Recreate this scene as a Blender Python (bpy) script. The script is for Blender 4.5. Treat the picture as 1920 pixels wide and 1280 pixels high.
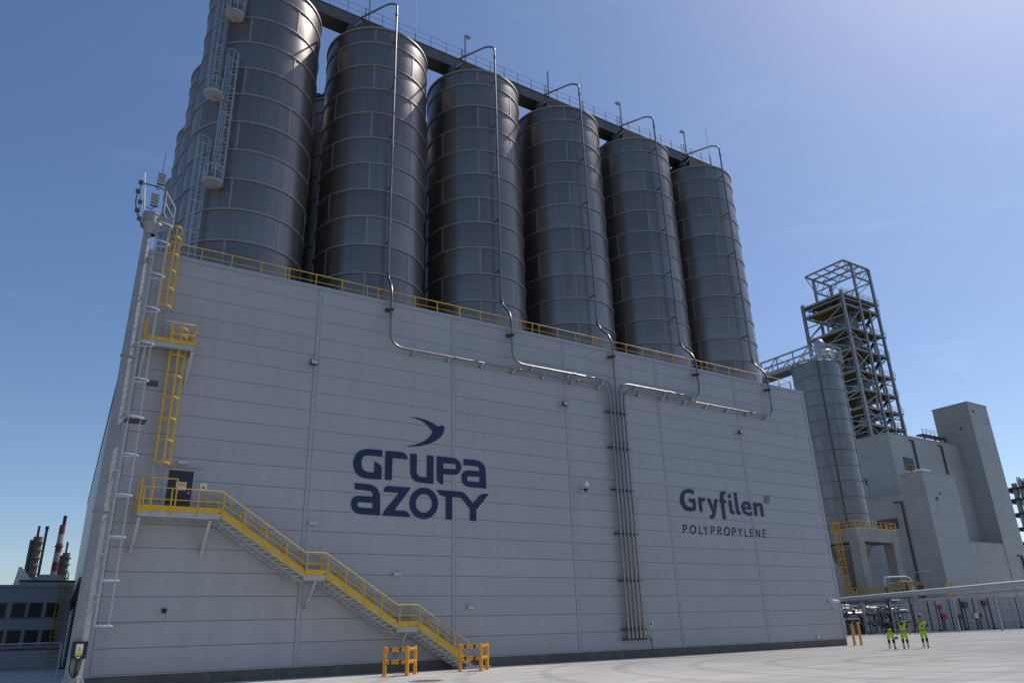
import bpy, math, random
from mathutils import Vector, Matrix, Quaternion
random.seed(7)
R_ = math.radians
for o in list(bpy.data.objects): bpy.data.objects.remove(o, do_unlink=True)
scene = bpy.context.scene
COL = scene.collection

# ------------------------------------------------------------------ camera
CR = ((0.8390431918760476, -0.5432305051114543, -0.030118772929988574),
      (0.17381277820153707, 0.3200964673154554, -0.9313041231230692),
      (0.5155537220312907, 0.776169356473521, 0.3629951649418528))
FPX = 1400.21
CAM = Vector((-3.5336, -40.0298, 1.7648))
cam_d = bpy.data.cameras.new('camera')
cam = bpy.data.objects.new('camera', cam_d); COL.objects.link(cam)
rx, dn, fw = [Vector(r) for r in CR]
m = Matrix.Identity(4)
for i in range(3):
    m[i][0] = rx[i]; m[i][1] = -dn[i]; m[i][2] = -fw[i]; m[i][3] = CAM[i]
cam.matrix_world = m
cam_d.sensor_width = 36.0; cam_d.lens = FPX/1920*36.0
cam_d.clip_start = 0.1; cam_d.clip_end = 6000
scene.camera = cam

# ------------------------------------------------------------------ sky and sun
SUN_EL, SUN_OFF = R_(51.5), R_(3.9)      # sun stands over +x, a touch behind the front wall
sdir = Vector((math.cos(SUN_EL)*math.cos(SUN_OFF), math.cos(SUN_EL)*math.sin(SUN_OFF), math.sin(SUN_EL)))
world = bpy.data.worlds.new('World'); scene.world = world; world.use_nodes = True
wn = world.node_tree; wn.nodes.clear()
sky = wn.nodes.new('ShaderNodeTexSky'); sky.sky_type = 'NISHITA'; sky.sun_disc = False
sky.sun_elevation = SUN_EL; sky.sun_rotation = R_(90)-SUN_OFF
sky.air_density = 1.0; sky.dust_density = 0.65; sky.ozone_density = 3.0; sky.altitude = 20
bg = wn.nodes.new('ShaderNodeBackground'); bg.inputs[1].default_value = 0.15
wo = wn.nodes.new('ShaderNodeOutputWorld')
hs_ = wn.nodes.new('ShaderNodeHueSaturation'); hs_.inputs['Saturation'].default_value = 1.2
ctc = wn.nodes.new('ShaderNodeTexCoord'); cmp_ = wn.nodes.new('ShaderNodeMapping'); cmp_.inputs['Scale'].default_value = (1.6, 2.2, 9.0); cmp_.inputs['Rotation'].default_value = (0.12, -0.1, 0.4)
cno = wn.nodes.new('ShaderNodeTexNoise'); cno.inputs['Scale'].default_value = 1.7; cno.inputs['Detail'].default_value = 7; cno.inputs['Roughness'].default_value = 0.6; cno.inputs['Distortion'].default_value = 0.8
crs = wn.nodes.new('ShaderNodeMapRange'); crs.inputs['From Min'].default_value = 0.56; crs.inputs['From Max'].default_value = 0.82; crs.inputs['To Min'].default_value = 1.1; hs_.inputs['Hue'].default_value = 0.504; crs.inputs['To Max'].default_value = 0.99
crv = wn.nodes.new('ShaderNodeMapRange'); crv.inputs['From Min'].default_value = 0.56; crv.inputs['From Max'].default_value = 0.82; crv.inputs['To Min'].default_value = 1.1; crv.inputs['To Max'].default_value = 1.17
wn.links.new(ctc.outputs['Generated'], cmp_.inputs[0]); wn.links.new(cmp_.outputs[0], cno.inputs['Vector'])     # faint high cirrus
for n_, k_ in ((crs, 'Saturation'), (crv, 'Value')): wn.links.new(cno.outputs['Fac'], n_.inputs['Value']); wn.links.new(n_.outputs[0], hs_.inputs[k_])
wn.links.new(sky.outputs[0], hs_.inputs['Color']); wn.links.new(hs_.outputs[0], bg.inputs[0]); wn.links.new(bg.outputs[0], wo.inputs[0])
sl = bpy.data.lights.new('sun', 'SUN'); sl.energy = 4.0; sl.angle = R_(0.5); sl.color = (1.0, 0.955, 0.89)
so = bpy.data.objects.new('sun', sl); COL.objects.link(so)
so.rotation_euler = (-sdir).to_track_quat('-Z', 'Y').to_euler(); so.location = (60, 0, 90)
scene.view_settings.view_transform = 'Standard'; scene.view_settings.look = 'None'
scene.view_settings.exposure = -0.5; scene.view_settings.gamma = 1.0
scene.render.engine = 'CYCLES'

# ------------------------------------------------------------------ measuring helpers (photo survey -> metres)
def ray(u, v):
    a = ((u-960)/FPX, (v-640)/FPX, 1.0)
    return Vector([sum(CR[k][i]*a[k] for k in range(3)) for i in range(3)])
def onY(u, v, y=0.0):
    d = ray(u, v); return CAM + d*((y-CAM.y)/d.y)
def onX(u, v, x=0.0):
    d = ray(u, v); return CAM + d*((x-CAM.x)/d.x)
def at(u, v, rng):
    d = ray(u, v); return CAM + d*(rng/math.hypot(d.x, d.y))

# ------------------------------------------------------------------ mesh helpers
class MB:
    def __init__(s): s.v = []; s.f = []; s.sm = []
    def add(s, vs, fs, smooth=False):
        o = len(s.v); s.v += [tuple(v) for v in vs]
        s.f += [tuple(o+i for i in f) for f in fs]; s.sm += [smooth]*len(fs); return s
    def box(s, a, b):
        x0, y0, z0 = a; x1, y1, z1 = b
        return s.add([(x0,y0,z0),(x1,y0,z0),(x1,y1,z0),(x0,y1,z0),(x0,y0,z1),(x1,y0,z1),(x1,y1,z1),(x0,y1,z1)],
                     [(0,3,2,1),(4,5,6,7),(0,1,5,4),(1,2,6,5),(2,3,7,6),(3,0,4,7)])
    def beam(s, p, q, w, h, up=(0,0,1)):
        p = Vector(p); q = Vector(q); d = (q-p).normalized(); up = Vector(up)
        if abs(d.dot(up)) > 0.98: up = Vector((0,1,0))
        r = d.cross(up).normalized(); u = r.cross(d)
        c = []
        for e in (p, q):
            for a, b in ((-1,-1),(1,-1),(1,1),(-1,1)): c.append(e+r*(a*w/2)+u*(b*h/2))
        return s.add(c, [(3,2,1,0),(4,5,6,7),(0,1,5,4),(1,2,6,5),(2,3,7,6),(3,0,4,7)])
    def ibeam(s, p, q, w, h, t=0.02):
        p = Vector(p); q = Vector(q); d = (q-p).normalized(); up = Vector((0,0,1))
        if abs(d.z) > 0.98: up = Vector((0,1,0))
        r = d.cross(up).normalized(); u = r.cross(d)
        s.beam(p+u*(h/2-t/2), q+u*(h/2-t/2), w, t, up); s.beam(p-u*(h/2-t/2), q-u*(h/2-t/2), w, t, up)
        s.beam(p, q, t, h-2*t, up); return s
    def tube(s, pts, r, n=8, closed=False, r2=None):
        pts = [Vector(p) for p in pts]; N = len(pts); rings = []; nrm = None
        for i, p in enumerate(pts):
            if closed: t = (pts[(i+1) % N]-pts[i-1]).normalized()
            elif i == 0: t = (pts[1]-pts[0]).normalized()
            elif i == N-1: t = (pts[-1]-pts[-2]).normalized()
            else: t = ((pts[i+1]-p).normalized()+(p-pts[i-1]).normalized()).normalized()
            if nrm is None:
                a = Vector((0,0,1)) if abs(t.z) < 0.9 else Vector((1,0,0))
                nrm = t.cross(a).normalized()
            else:
                nrm = (nrm - t*nrm.dot(t)).normalized()
            b = t.cross(nrm); rr = r if r2 is None else r+(r2-r)*i/(N-1)
            rings.append([p+nrm*(rr*math.cos(2*math.pi*k/n))+b*(rr*math.sin(2*math.pi*k/n)) for k in range(n)])
        vs = [v for rg in rings for v in rg]; fs = []
        for i in range(N if closed else N-1):
            a = i*n; b = ((i+1) % N)*n
            for k in range(n): fs.append((a+k, a+(k+1) % n, b+(k+1) % n, b+k))
        s.add(vs, fs, True)
        if not closed:
            s.add(rings[0], [tuple(reversed(range(n)))]); s.add(rings[-1], [tuple(range(n))])
        return s
    def cyl(s, c, r, z0, z1, n=24, r2=None):
        r2 = r if r2 is None else r2; cx, cy = c
        a = [(cx+r*math.cos(2*math.pi*k/n), cy+r*math.sin(2*math.pi*k/n), z0) for k in range(n)]
        b = [(cx+r2*math.cos(2*math.pi*k/n), cy+r2*math.sin(2*math.pi*k/n), z1) for k in range(n)]
        s.add(a+b, [(k, (k+1) % n, n+(k+1) % n, n+k) for k in range(n)], True)
        s.add(a, [tuple(reversed(range(n)))]); s.add(b, [tuple(range(n))]); return s
    def ring(s, c, r0, r1, z0, z1, n=48, a0=0, a1=2*math.pi):
        full = abs(a1-a0-2*math.pi) < 1e-6; m_ = n if full else n+1
        vs = []
        for k in range(m_):
            a = a0+(a1-a0)*k/n; ca, sa = math.cos(a), math.sin(a)
            for r, z in ((r0,z0),(r1,z0),(r1,z1),(r0,z1)): vs.append((c[0]+r*ca, c[1]+r*sa, z))
        fs = []; fl = []
        for k in range(n):
            a = 4*k; b = 4*((k+1) % m_)
            for j in range(4): fs.append((a+j, b+j, b+(j+1) % 4, a+(j+1) % 4))
        if not full: fs += [(3,2,1,0), (4*n, 4*n+1, 4*n+2, 4*n+3)]
        return s.add(vs, fs, False)
    def lathe(s, c, prof, n=24, a0=0.0):
        vs = []; fs = []; L = len(prof)
        for k in range(n):
            a = a0+2*math.pi*k/n
            for r, z in prof: vs.append((c[0]+r*math.cos(a), c[1]+r*math.sin(a), z))
        for k in range(n):
            for j in range(L-1):
                a = k*L+j; b = ((k+1) % n)*L+j; fs.append((a, b, b+1, a+1))
        return s.add(vs, fs, True)
    def poly(s, pts, off):
        """extrude a closed planar outline by a vector"""
        n = len(pts); off = Vector(off); a = [Vector(p) for p in pts]; b = [p+off for p in a]
        s.add(a+b, [tuple(range(n)), tuple(reversed(range(n, 2*n)))]+[(k, n+k, n+(k+1) % n, (k+1) % n) for k in range(n)])
        return s
    def sphere(s, c, r, n=14, sz=1.0):
        prof = [(max(r*math.sin(math.pi*j/8), 0.0005), c[2]-sz*r*math.cos(math.pi*j/8)) for j in range(9)]
        return s.lathe((c[0], c[1]), prof, n)

ORG = {}
def link(o, parent=None):
    COL.objects.link(o)
    if parent: o.parent = parent
    return o
def obj(name, mb, mat, parent=None, label=None, cat=None, group=None, kind=None, org=None, auto=None):
    if parent is not None: og = ORG[parent.name]
    else: og = Vector(org) if org is not None else Vector((0,0,0))
    me = bpy.data.meshes.new(name)
    me.from_pydata([(x-og.x, y-og.y, z-og.z) for x, y, z in mb.v], [], mb.f)
    me.polygons.foreach_set('use_smooth', mb.sm); me.update()
    me.materials.append(mat)
    o = bpy.data.objects.new(name, me)
    if parent is None: o.location = og
    link(o, parent); ORG[o.name] = og
    tag(o, label, cat, group, kind); return o
def tag(o, label=None, cat=None, group=None, kind=None):
    if label: o['label'] = label
    if cat: o['category'] = cat
    if group: o['group'] = group
    if kind: o['kind'] = kind
    return o
def thing(name, label, cat, loc, group=None, kind=None):
    o = bpy.data.objects.new(name, None); COL.objects.link(o); o.location = loc
    o.empty_display_size = 0.3; ORG[o.name] = Vector(loc); return tag(o, label, cat, group, kind)
def inst(name, src_mesh, parent, loc=(0,0,0), rz=0.0, sc=None):
    o = bpy.data.objects.new(name, src_mesh); o.location = loc; o.rotation_euler = (0,0,rz)
    if sc: o.scale = sc
    link(o, parent); ORG[o.name] = ORG[parent.name]; return o
def copy_tree(o, parent=None, props=True):
    c = o.copy(); COL.objects.link(c); c.parent = parent; ORG[c.name] = ORG[o.name]
    for ch in KIDS.get(o.name) or [x for x in o.children]: copy_tree(ch, c)
    return c
KIDS = {}

# ------------------------------------------------------------------ materials
def mat(name, col, rough=0.5, metal=0.0, noise=0.0, nscale=3.0, bump=0.0, bscale=40.0, rnd=0.0, stretch=None, spec=0.5, coat=0.0, streak=0.0, sscale=1.6):
    m = bpy.data.materials.new(name); m.use_nodes = True; nt = m.node_tree; b = nt.nodes['Principled BSDF']
    b.inputs['Base Color'].default_value = (*col, 1); b.inputs['Roughness'].default_value = rough
    b.inputs['Metallic'].default_value = metal; b.inputs['Specular IOR Level'].default_value = spec
    tc = nt.nodes.new('ShaderNodeTexCoord'); mp = nt.nodes.new('ShaderNodeMapping')
    geo = nt.nodes.new('ShaderNodeNewGeometry')
    nt.links.new(geo.outputs['Position'], mp.inputs[0])
    if stretch: mp.inputs['Scale'].default_value = stretch
    cur = None
    if noise:
        n = nt.nodes.new('ShaderNodeTexNoise'); n.inputs['Scale'].default_value = nscale; n.inputs['Detail'].default_value = 7; n.inputs['Roughness'].default_value = 0.62
        nt.links.new(mp.outputs[0], n.inputs['Vector'])
        mr = nt.nodes.new('ShaderNodeMapRange'); mr.inputs['From Min'].default_value = 0.28; mr.inputs['From Max'].default_value = 0.72
        mr.inputs['To Min'].default_value = 1-noise; mr.inputs['To Max'].default_value = 1+noise
        nt.links.new(n.outputs['Fac'], mr.inputs['Value']); cur = mr.outputs[0]
    if rnd:
        oi = nt.nodes.new('ShaderNodeObjectInfo'); mr2 = nt.nodes.new('ShaderNodeMapRange')
        mr2.inputs['To Min'].default_value = 1-rnd; mr2.inputs['To Max'].default_value = 1+rnd
        nt.links.new(oi.outputs['Random'], mr2.inputs['Value'])
        if cur is None: cur = mr2.outputs[0]
        else:
            mu = nt.nodes.new('ShaderNodeMath'); mu.operation = 'MULTIPLY'
            nt.links.new(cur, mu.inputs[0]); nt.links.new(mr2.outputs[0], mu.inputs[1]); cur = mu.outputs[0]
    if streak:      # rain and dust streaks running down the sheet
        ms = nt.nodes.new('ShaderNodeMapping'); ms.inputs['Scale'].default_value = (sscale, sscale, sscale*.035); nt.links.new(geo.outputs['Position'], ms.inputs[0])
        n3 = nt.nodes.new('ShaderNodeTexNoise'); n3.inputs['Scale'].default_value = 1.0; n3.inputs['Detail'].default_value = 8; n3.inputs['Roughness'].default_value = 0.7
        nt.links.new(ms.outputs[0], n3.inputs['Vector'])
        m3 = nt.nodes.new('ShaderNodeMapRange'); m3.inputs['From Min'].default_value = 0.46; m3.inputs['From Max'].default_value = 0.72; m3.inputs['To Min'].default_value = 1.0; m3.inputs['To Max'].default_value = 1-streak
        nt.links.new(n3.outputs['Fac'], m3.inputs['Value'])
        if cur is None: cur = m3.outputs[0]
        else:
            mu = nt.nodes.new('ShaderNodeMath'); mu.operation = 'MULTIPLY'
            nt.links.new(cur, mu.inputs[0]); nt.links.new(m3.outputs[0], mu.inputs[1]); cur = mu.outputs[0]
    if cur is not None:
        vm = nt.nodes.new('ShaderNodeVectorMath'); vm.operation = 'SCALE'; vm.inputs[0].default_value = col
        nt.links.new(cur, vm.inputs['Scale']); nt.links.new(vm.outputs[0], b.inputs['Base Color'])
    if bump:
        n2 = nt.nodes.new('ShaderNodeTexNoise'); n2.inputs['Scale'].default_value = bscale; n2.inputs['Detail'].default_value = 4
        nt.links.new(mp.outputs[0], n2.inputs['Vector'])
        bp = nt.nodes.new('ShaderNodeBump'); bp.inputs['Strength'].default_value = bump; bp.inputs['Distance'].default_value = 0.02
        nt.links.new(n2.outputs['Fac'], bp.inputs['Height']); nt.links.new(bp.outputs[0], b.inputs['Normal'])
    if coat: b.inputs['Coat Weight'].default_value = coat
    return m

M = {}
M['clad'] = mat('clad', (0.400, 0.392, 0.392), 0.42, 0, noise=0.045, nscale=1.1, bump=0.10, bscale=0.9, rnd=0.028, stretch=(1.2, 1.2, 0.22), streak=0.09, sscale=2.2)
M['clad_back'] = mat('clad_back', (0.32, 0.32, 0.32), 0.7)
M['trim'] = mat('trim', (0.372, 0.373, 0.382), 0.4, 0, noise=0.03, nscale=1.0)
M['cap'] = mat('cap', (0.38, 0.385, 0.40), 0.4, 0.2, noise=0.05, nscale=2.0)
M['plinth'] = mat('plinth', (0.15, 0.132, 0.108), 0.85, 0, noise=0.22, nscale=1.6, bump=0.3, bscale=25, rnd=0.08)
M['concrete'] = mat('concrete', (0.36, 0.34, 0.31), 0.85, 0, noise=0.2, nscale=0.8, bump=0.25, bscale=12, rnd=0.05)
M['steel'] = mat('steel', (0.272, 0.230, 0.200), 0.30, 0.78, noise=0.16, nscale=1.2, bump=0.07, bscale=2.0, rnd=0.13, stretch=(0.35, 0.35, 11), streak=0.22, sscale=2.4)
M['band'] = mat('band', (0.33, 0.315, 0.29), 0.5, 0.55, noise=0.12, nscale=2.0)
M['inox'] = mat('inox', (0.29, 0.262, 0.238), 0.36, 1.0, noise=0.06, nscale=2.0)
M['galv'] = mat('galv', (0.52, 0.54, 0.56), 0.42, 0.75, noise=0.14, nscale=3.0, rnd=0.05)
M['mastgrey'] = mat('mastgrey', (0.30, 0.30, 0.30), 0.5, 0.2, noise=0.12, nscale=1.5)
M['walksteel'] = mat('walksteel', (0.15, 0.14, 0.125), 0.5, 0.4, noise=0.25, nscale=0.8)
M['galvl'] = mat('galvl', (0.60, 0.61, 0.62), 0.45, 0.2, noise=0.1, nscale=3.0)
M['galvp'] = mat('galvp', (0.44, 0.45, 0.45), 0.5, 0.3, noise=0.16, nscale=1.5, rnd=0.04)
M['darksteel'] = mat('darksteel', (0.075, 0.077, 0.08), 0.55, 0.3, noise=0.2, nscale=2.0)
M['shade_black'] = mat('shade_black', (0.022, 0.021, 0.02), 0.9, 0, noise=0.3, nscale=1.5, spec=0.1)  # near-black that paints the silo roof hoods as a shaded underside
M['yellow'] = mat('yellow', (0.74, 0.42, 0.008), 0.45, 0, noise=0.13, nscale=5.0, streak=0.12, sscale=5.0)
M['amber'] = mat('amber', (0.85, 0.36, 0.008), 0.42, 0, noise=0.14, nscale=7.0)
M['black'] = mat('black', (0.012, 0.012, 0.014), 0.45)
M['rubber'] = mat('rubber', (0.02, 0.02, 0.022), 0.6)
M['navy'] = mat('navy', (0.006, 0.015, 0.07), 0.5)
M['ink'] = mat('ink', (0.02, 0.022, 0.03), 0.5)
M['white'] = mat('white', (0.75, 0.75, 0.73), 0.45, noise=0.05, nscale=5.0)
M['glass'] = mat('glass', (0.008, 0.010, 0.012), 0.22, 0, spec=0.3)
M['lamp'] = mat('lamp', (0.50, 0.50, 0.48), 0.2)
M['door'] = mat('door', (0.020, 0.024, 0.033), 0.35)
M['signy'] = mat('signy', (0.70, 0.50, 0.03), 0.5)
M['blue'] = mat('blue', (0.03, 0.14, 0.42), 0.5)
M['red'] = mat('red', (0.50, 0.02, 0.02), 0.5)
M['chimred'] = mat('chimred', (0.22, 0.04, 0.04), 0.7, noise=0.12, nscale=0.4)
M['chimwht'] = mat('chimwht', (0.36, 0.34, 0.32), 0.7, noise=0.12, nscale=0.4)
M['rust'] = mat('rust', (0.16, 0.125, 0.10), 0.8, 0.2, noise=0.3, nscale=0.5)
M['frame'] = mat('frame', (0.36, 0.37, 0.37), 0.5, 0.3, noise=0.12, nscale=0.6)
M['framed'] = mat('framed', (0.10, 0.10, 0.098), 0.6, 0.3, noise=0.2, nscale=0.6)
M['olive'] = mat('olive', (0.30, 0.20, 0.02), 0.6, 0, noise=0.15, nscale=0.6)
M['greenwall'] = mat('greenwall', (0.425, 0.415, 0.39), 0.5, 0, noise=0.05, nscale=0.25, bump=0.03, bscale=0.7, rnd=0.03, streak=0.12, sscale=0.9)
M['bluewall'] = mat('bluewall', (0.22, 0.235, 0.26), 0.55, 0, noise=0.05, nscale=0.3)
M['tank'] = mat('tank', (0.27, 0.265, 0.255), 0.45, 0.7, streak=0.3, sscale=1.6, noise=0.16, nscale=0.7, rnd=0.05, stretch=(2.5, 2.5, 0.35))
M['hivis'] = mat('hivis', (0.50, 0.70, 0.015), 0.6)
M['dark_cloth'] = mat('dark_cloth', (0.018, 0.02, 0.034), 0.8)
M['skin'] = mat('skin', (0.42, 0.24, 0.17), 0.55)
M['helmet'] = mat('helmet', (0.05, 0.09, 0.30), 0.3)
M['boot'] = mat('boot', (0.02, 0.019, 0.018), 0.6)
M['reflect'] = mat('reflect', (0.55, 0.58, 0.52), 0.4)
M['gravel'] = mat('gravel', (0.14, 0.135, 0.125), 0.95, 0, noise=0.4, nscale=6.0, bump=0.8, bscale=30)
M['mesh'] = mat('mesh', (0.05, 0.052, 0.055), 0.5, 0.4)

def ground_mat():
    m = bpy.data.materials.new('ground_concrete'); m.use_nodes = True; nt = m.node_tree; b = nt.nodes['Principled BSDF']
    g = nt.nodes.new('ShaderNodeNewGeometry'); N = nt.nodes.new; L = nt.links.new
    def noise(sc, det, st=None, rough=0.6, dist=0.0):
        n = N('ShaderNodeTexNoise'); n.inputs['Scale'].default_value = sc; n.inputs['Detail'].default_value = det
        n.inputs['Roughness'].default_value = rough; n.inputs['Distortion'].default_value = dist
        mp = N('ShaderNodeMapping'); L(g.outputs['Position'], mp.inputs[0])
        if st: mp.inputs['Scale'].default_value = st; mp.inputs['Rotation'].default_value = (0, 0, R_(-12))
        L(mp.outputs[0], n.inputs['Vector']); return n.outputs['Fac']
    def rng(sock, a, b_, lo, hi):
        r = N('ShaderNodeMapRange'); r.inputs['From Min'].default_value = a; r.inputs['From Max'].default_value = b_
        r.inputs['To Min'].default_value = lo; r.inputs['To Max'].default_value = hi; L(sock, r.inputs['Value']); return r.outputs[0]
    def mul(a, b_):
        q = N('ShaderNodeMath'); q.operation = 'MULTIPLY'; L(a, q.inputs[0]); L(b_, q.inputs[1]); return q.outputs[0]
    a = rng(noise(0.07, 5), 0.35, 0.65, 0.86, 1.08)
    c = rng(noise(0.9, 6, (0.22, 1.2, 1), 0.65, 0.6), 0.35, 0.7, 1.06, 0.74)      # streaky tyre wear along the yard
    d = rng(noise(9.0, 4), 0.3, 0.7, 0.93, 1.06)
    w = N('ShaderNodeTexWave'); w.wave_type = 'RINGS'; w.rings_direction = 'SPHERICAL'; w.inputs['Scale'].default_value = 0.085
    w.inputs['Distortion'].default_value = 2.2; w.inputs['Detail'].default_value = 2; w.inputs['Detail Scale'].default_value = 0.3
    mp = N('ShaderNodeMapping'); mp.inputs['Location'].default_value = (-36, 22, 0); L(g.outputs['Position'], mp.inputs[0]); L(mp.outputs[0], w.inputs['Vector'])
    e = rng(w.outputs['Fac'], 0.0, 0.14, 0.82, 1.0)                                   # turning-circle tyre marks
    bt = N('ShaderNodeTexBrick'); bt.offset = 0.0; bt.inputs['Scale'].default_value = 1.0; bt.inputs['Mortar Size'].default_value = 0.018; bt.inputs['Mortar Smooth'].default_value = 0.3
    bt.inputs['Brick Width'].default_value = 6.0; bt.inputs['Row Height'].default_value = 5.0; bt.inputs['Color1'].default_value = (1,1,1,1); bt.inputs['Color2'].default_value = (.94,.94,.94,1); bt.inputs['Mortar'].default_value = (.6,.6,.6,1)
    L(g.outputs['Position'], bt.inputs['Vector']); bw = N('ShaderNodeRGBToBW'); L(bt.outputs['Color'], bw.inputs[0])   # sawn slab joints
    sp_ = rng(noise(0.55, 3), 0.64, 0.72, 1.0, 0.72)                                                                     # oil and damp spots
    t = mul(mul(mul(a, c), mul(d, e)), mul(bw.outputs[0], sp_))
    sx = N('ShaderNodeSeparateXYZ'); L(g.outputs['Position'], sx.inputs[0])
    wob = N('ShaderNodeMath'); wob.operation = 'MULTIPLY_ADD'; wob.inputs[1].default_value = 14.0; L(noise(0.12, 4), wob.inputs[0]); L(sx.outputs['X'], wob.inputs[2])
    t = mul(t, rng(wob.outputs[0], 22.0, 44.0, 1.42, 1.0))                            # newer, cleaner concrete west of the worn drive lane
    vm = N('ShaderNodeVectorMath'); vm.operation = 'SCALE'; vm.inputs[0].default_value = (0.45, 0.42, 0.38)
    L(t, vm.inputs['Scale']); L(vm.outputs[0], b.inputs['Base Color']); b.inputs['Roughness'].default_value = 0.85
    bp = N('ShaderNodeBump'); bp.inputs['Strength'].default_value = 0.25; bp.inputs['Distance'].default_value = 0.01
    L(noise(14, 4), bp.inputs['Height']); L(bp.outputs[0], b.inputs['Normal'])
    return m
M['ground'] = ground_mat()
M['land'] = mat('land', (0.075, 0.08, 0.05), 0.95, 0, noise=0.35, nscale=0.05)

# ================================================================== GROUND
g = MB(); g.add([(-2500,-2500,0),(2500,-2500,0),(2500,2500,0),(-2500,2500,0)], [(0,1,2,3)])
obj('ground', g, M['land'], kind='structure')
g = MB(); g.add([(-95,-62,.004),(230,-62,.004),(230,120,.004),(-95,120,.004)], [(0,1,2,3)]); obj('yard', g, M['ground'], kind='structure')
K0, K1 = Vector((70, 33.8, 0)), Vector((165, 8.0, 0))
kd = (K1-K0).normalized(); kn = Vector((-kd.y, kd.x, 0))
g = MB(); g.beam(K0+Vector((0,0,.06)), K1+Vector((0,0,.06)), 0.22, 0.16); obj('kerb', g, M['concrete'], kind='structure')
g = MB(); a = K0+kn*0.12; b = K1+kn*0.12; g.add([a+Vector((0,0,.05)), b+Vector((0,0,.05)), b+kn*60+Vector((0,0,.05)), a+kn*60+Vector((0,0,.05))], [(0,1,2,3)])
obj('gravel_strip', g, M['gravel'], kind='structure')

# ================================================================== MAIN BUILDING
PB, PH, NP = 0.55, 1.1, 19            # plinth height, panel height, panel rows
US = [0, 9.42, 18.444, 27.448, 36.405, 45.349, 54.732]
TOP = PB+PH*NP                        # 21.45
SK = 0.0559                           # plan skew of the side wall
DEP = 86.0
bld = thing('silo_building', 'long grey panel-clad warehouse with company lettering under the steel silos', 'building', (0, 0, 0))
g = MB()   # body behind the cladding (walls, roof)
fl = [(0.02,.06),(US[-1]-.02,.06),(US[-1]+SK*DEP-.02,DEP),(SK*DEP+.06,DEP)]
fl[0] = (0.06, .06)
vs = [(x,y,0.0) for x,y in fl]+[(x,y,TOP-0.35) for x,y in fl]
g.add(vs, [(0,1,5,4),(1,2,6,5),(2,3,7,6),(3,0,4,7),(4,5,6,7)]); obj('core_wall', g, M['clad_back'], bld)
gap = 0.016
for b_ in range(6):
    x0, x1 = US[b_]+(0.125 if b_ else 0.30), US[b_+1]-(0.125 if b_ < 5 else 0.30)
    g = MB(); c = 0.012
    z0, z1 = gap/2, PH-gap/2
    g.add([(x0,.05,z0),(x1,.05,z0),(x1,.05,z1),(x0,.05,z1),(x0,c,z0),(x1,c,z0),(x1,c,z1),(x0,c,z1),
           (x0+c,0,z0+c),(x1-c,0,z0+c),(x1-c,0,z1-c),(x0+c,0,z1-c)],
          [(8,9,10,11),(4,5,9,8),(5,6,10,9),(6,7,11,10),(7,4,8,11),(0,1,5,4),(1,2,6,5),(2,3,7,6),(3,0,4,7)])
    me = None
    for r in range(NP):
        if me is None:
            o = obj('wall_panel', g, M['clad'], bld); me = o.data; o.location = (0, 0, PB+r*PH)
        else: inst('wall_panel', me, bld, (0, 0, PB+r*PH))
for k, x in enumerate(US):
    g = MB()
    if k == 0: g.box((-0.03, -0.022, PB-.02), (0.29, .05, TOP-.2))
    elif k == 6: g.box((x-.29, -0.022, PB-.02), (x+.03, .05, TOP-.2))
    else:
        g.box((x-.12, -.014, PB), (x+.12, .045, TOP-.2))
        g.box((x-.12, -.024, PB), (x-.10, -.014, TOP-.2)); g.box((x+.10, -.024, PB), (x+.12, -.014, TOP-.2))
    obj('joint_trim', g, M['trim'], bld)
# drip sill under the cladding, parapet cap
g = MB(); g.box((-.03, -.05, PB-.05), (US[-1]+.03, .04, PB-.002)); obj('drip_sill', g, M['cap'], bld)
for b_ in range(6):
    g = MB(); g.box((US[b_]-(.06 if b_ == 0 else -.004), -.07, TOP-.20), (US[b_+1]+(.06 if b_ == 5 else -.004), .32, TOP+.02))
    obj('parapet_cap', g, M['cap'], bld)
g = MB(); g.beam((.10, .32, TOP-.09), (SK*DEP+.10, DEP, TOP-.09), .34, .215); obj('parapet_cap', g, M['darksteel'], bld)
# plinth slabs
xs = [0.02]
while xs[-1] < US[-1]-3.2: xs.append(xs[-1]+random.uniform(2.6, 3.2))
xs.append(US[-1]-.02)
for a, b_ in zip(xs, xs[1:]):
    g = MB(); g.box((a+.008, .0, 0), (b_-.008, .08, PB-.05)); obj('plinth_slab', g, M['plinth'], bld)
# side wall planks (left) and end wall (right)
for r in range(NP):
    g = MB(); z0, z1 = PB+r*PH+gap/2, PB+(r+1)*PH-gap/2
    z1 = min(z1, TOP-.2)
    g.add([(0,.06,z0),(SK*DEP,DEP,z0),(SK*DEP,DEP,z1),(0,.06,z1),(.05,.06,z0),(SK*DEP+.05,DEP,z0),(SK*DEP+.05,DEP,z1),(.05,.06,z1)],
          [(3,2,1,0),(4,5,6,7),(0,1,5,4),(2,3,7,6),(1,2,6,5),(3,0,4,7)])
    obj('side_panel', g, M['clad'], bld)
    g = MB(); X = US[-1]
    g.add([(X,.06,z0),(X+SK*DEP,DEP,z0),(X+SK*DEP,DEP,z1),(X,.06,z1),(X-.05,.06,z0),(X+SK*DEP-.05,DEP,z0),(X+SK*DEP-.05,DEP,z1),(X-.05,.06,z1)],
          [(0,1,2,3),(7,6,5,4),(0,4,5,1),(2,6,7,3),(1,5,6,2),(3,7,4,0)])
    obj('side_panel', g, M['clad'], bld)
# loading canopy and dock doors on the left side
g = MB(); g.beam((SK*14-.25, 14, 5.6), (SK*60-.25, 60, 5.6), .5, .2); obj('loading_canopy', g, M['darksteel'], bld)
for y in (18, 26, 34, 42):
    g = MB(); g.beam((SK*y-.03, y, 2.4), (SK*(y+5)-.03, y+5, 2.4), .05, 4.4); obj('dock_door', g, M['door'], bld)

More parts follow.
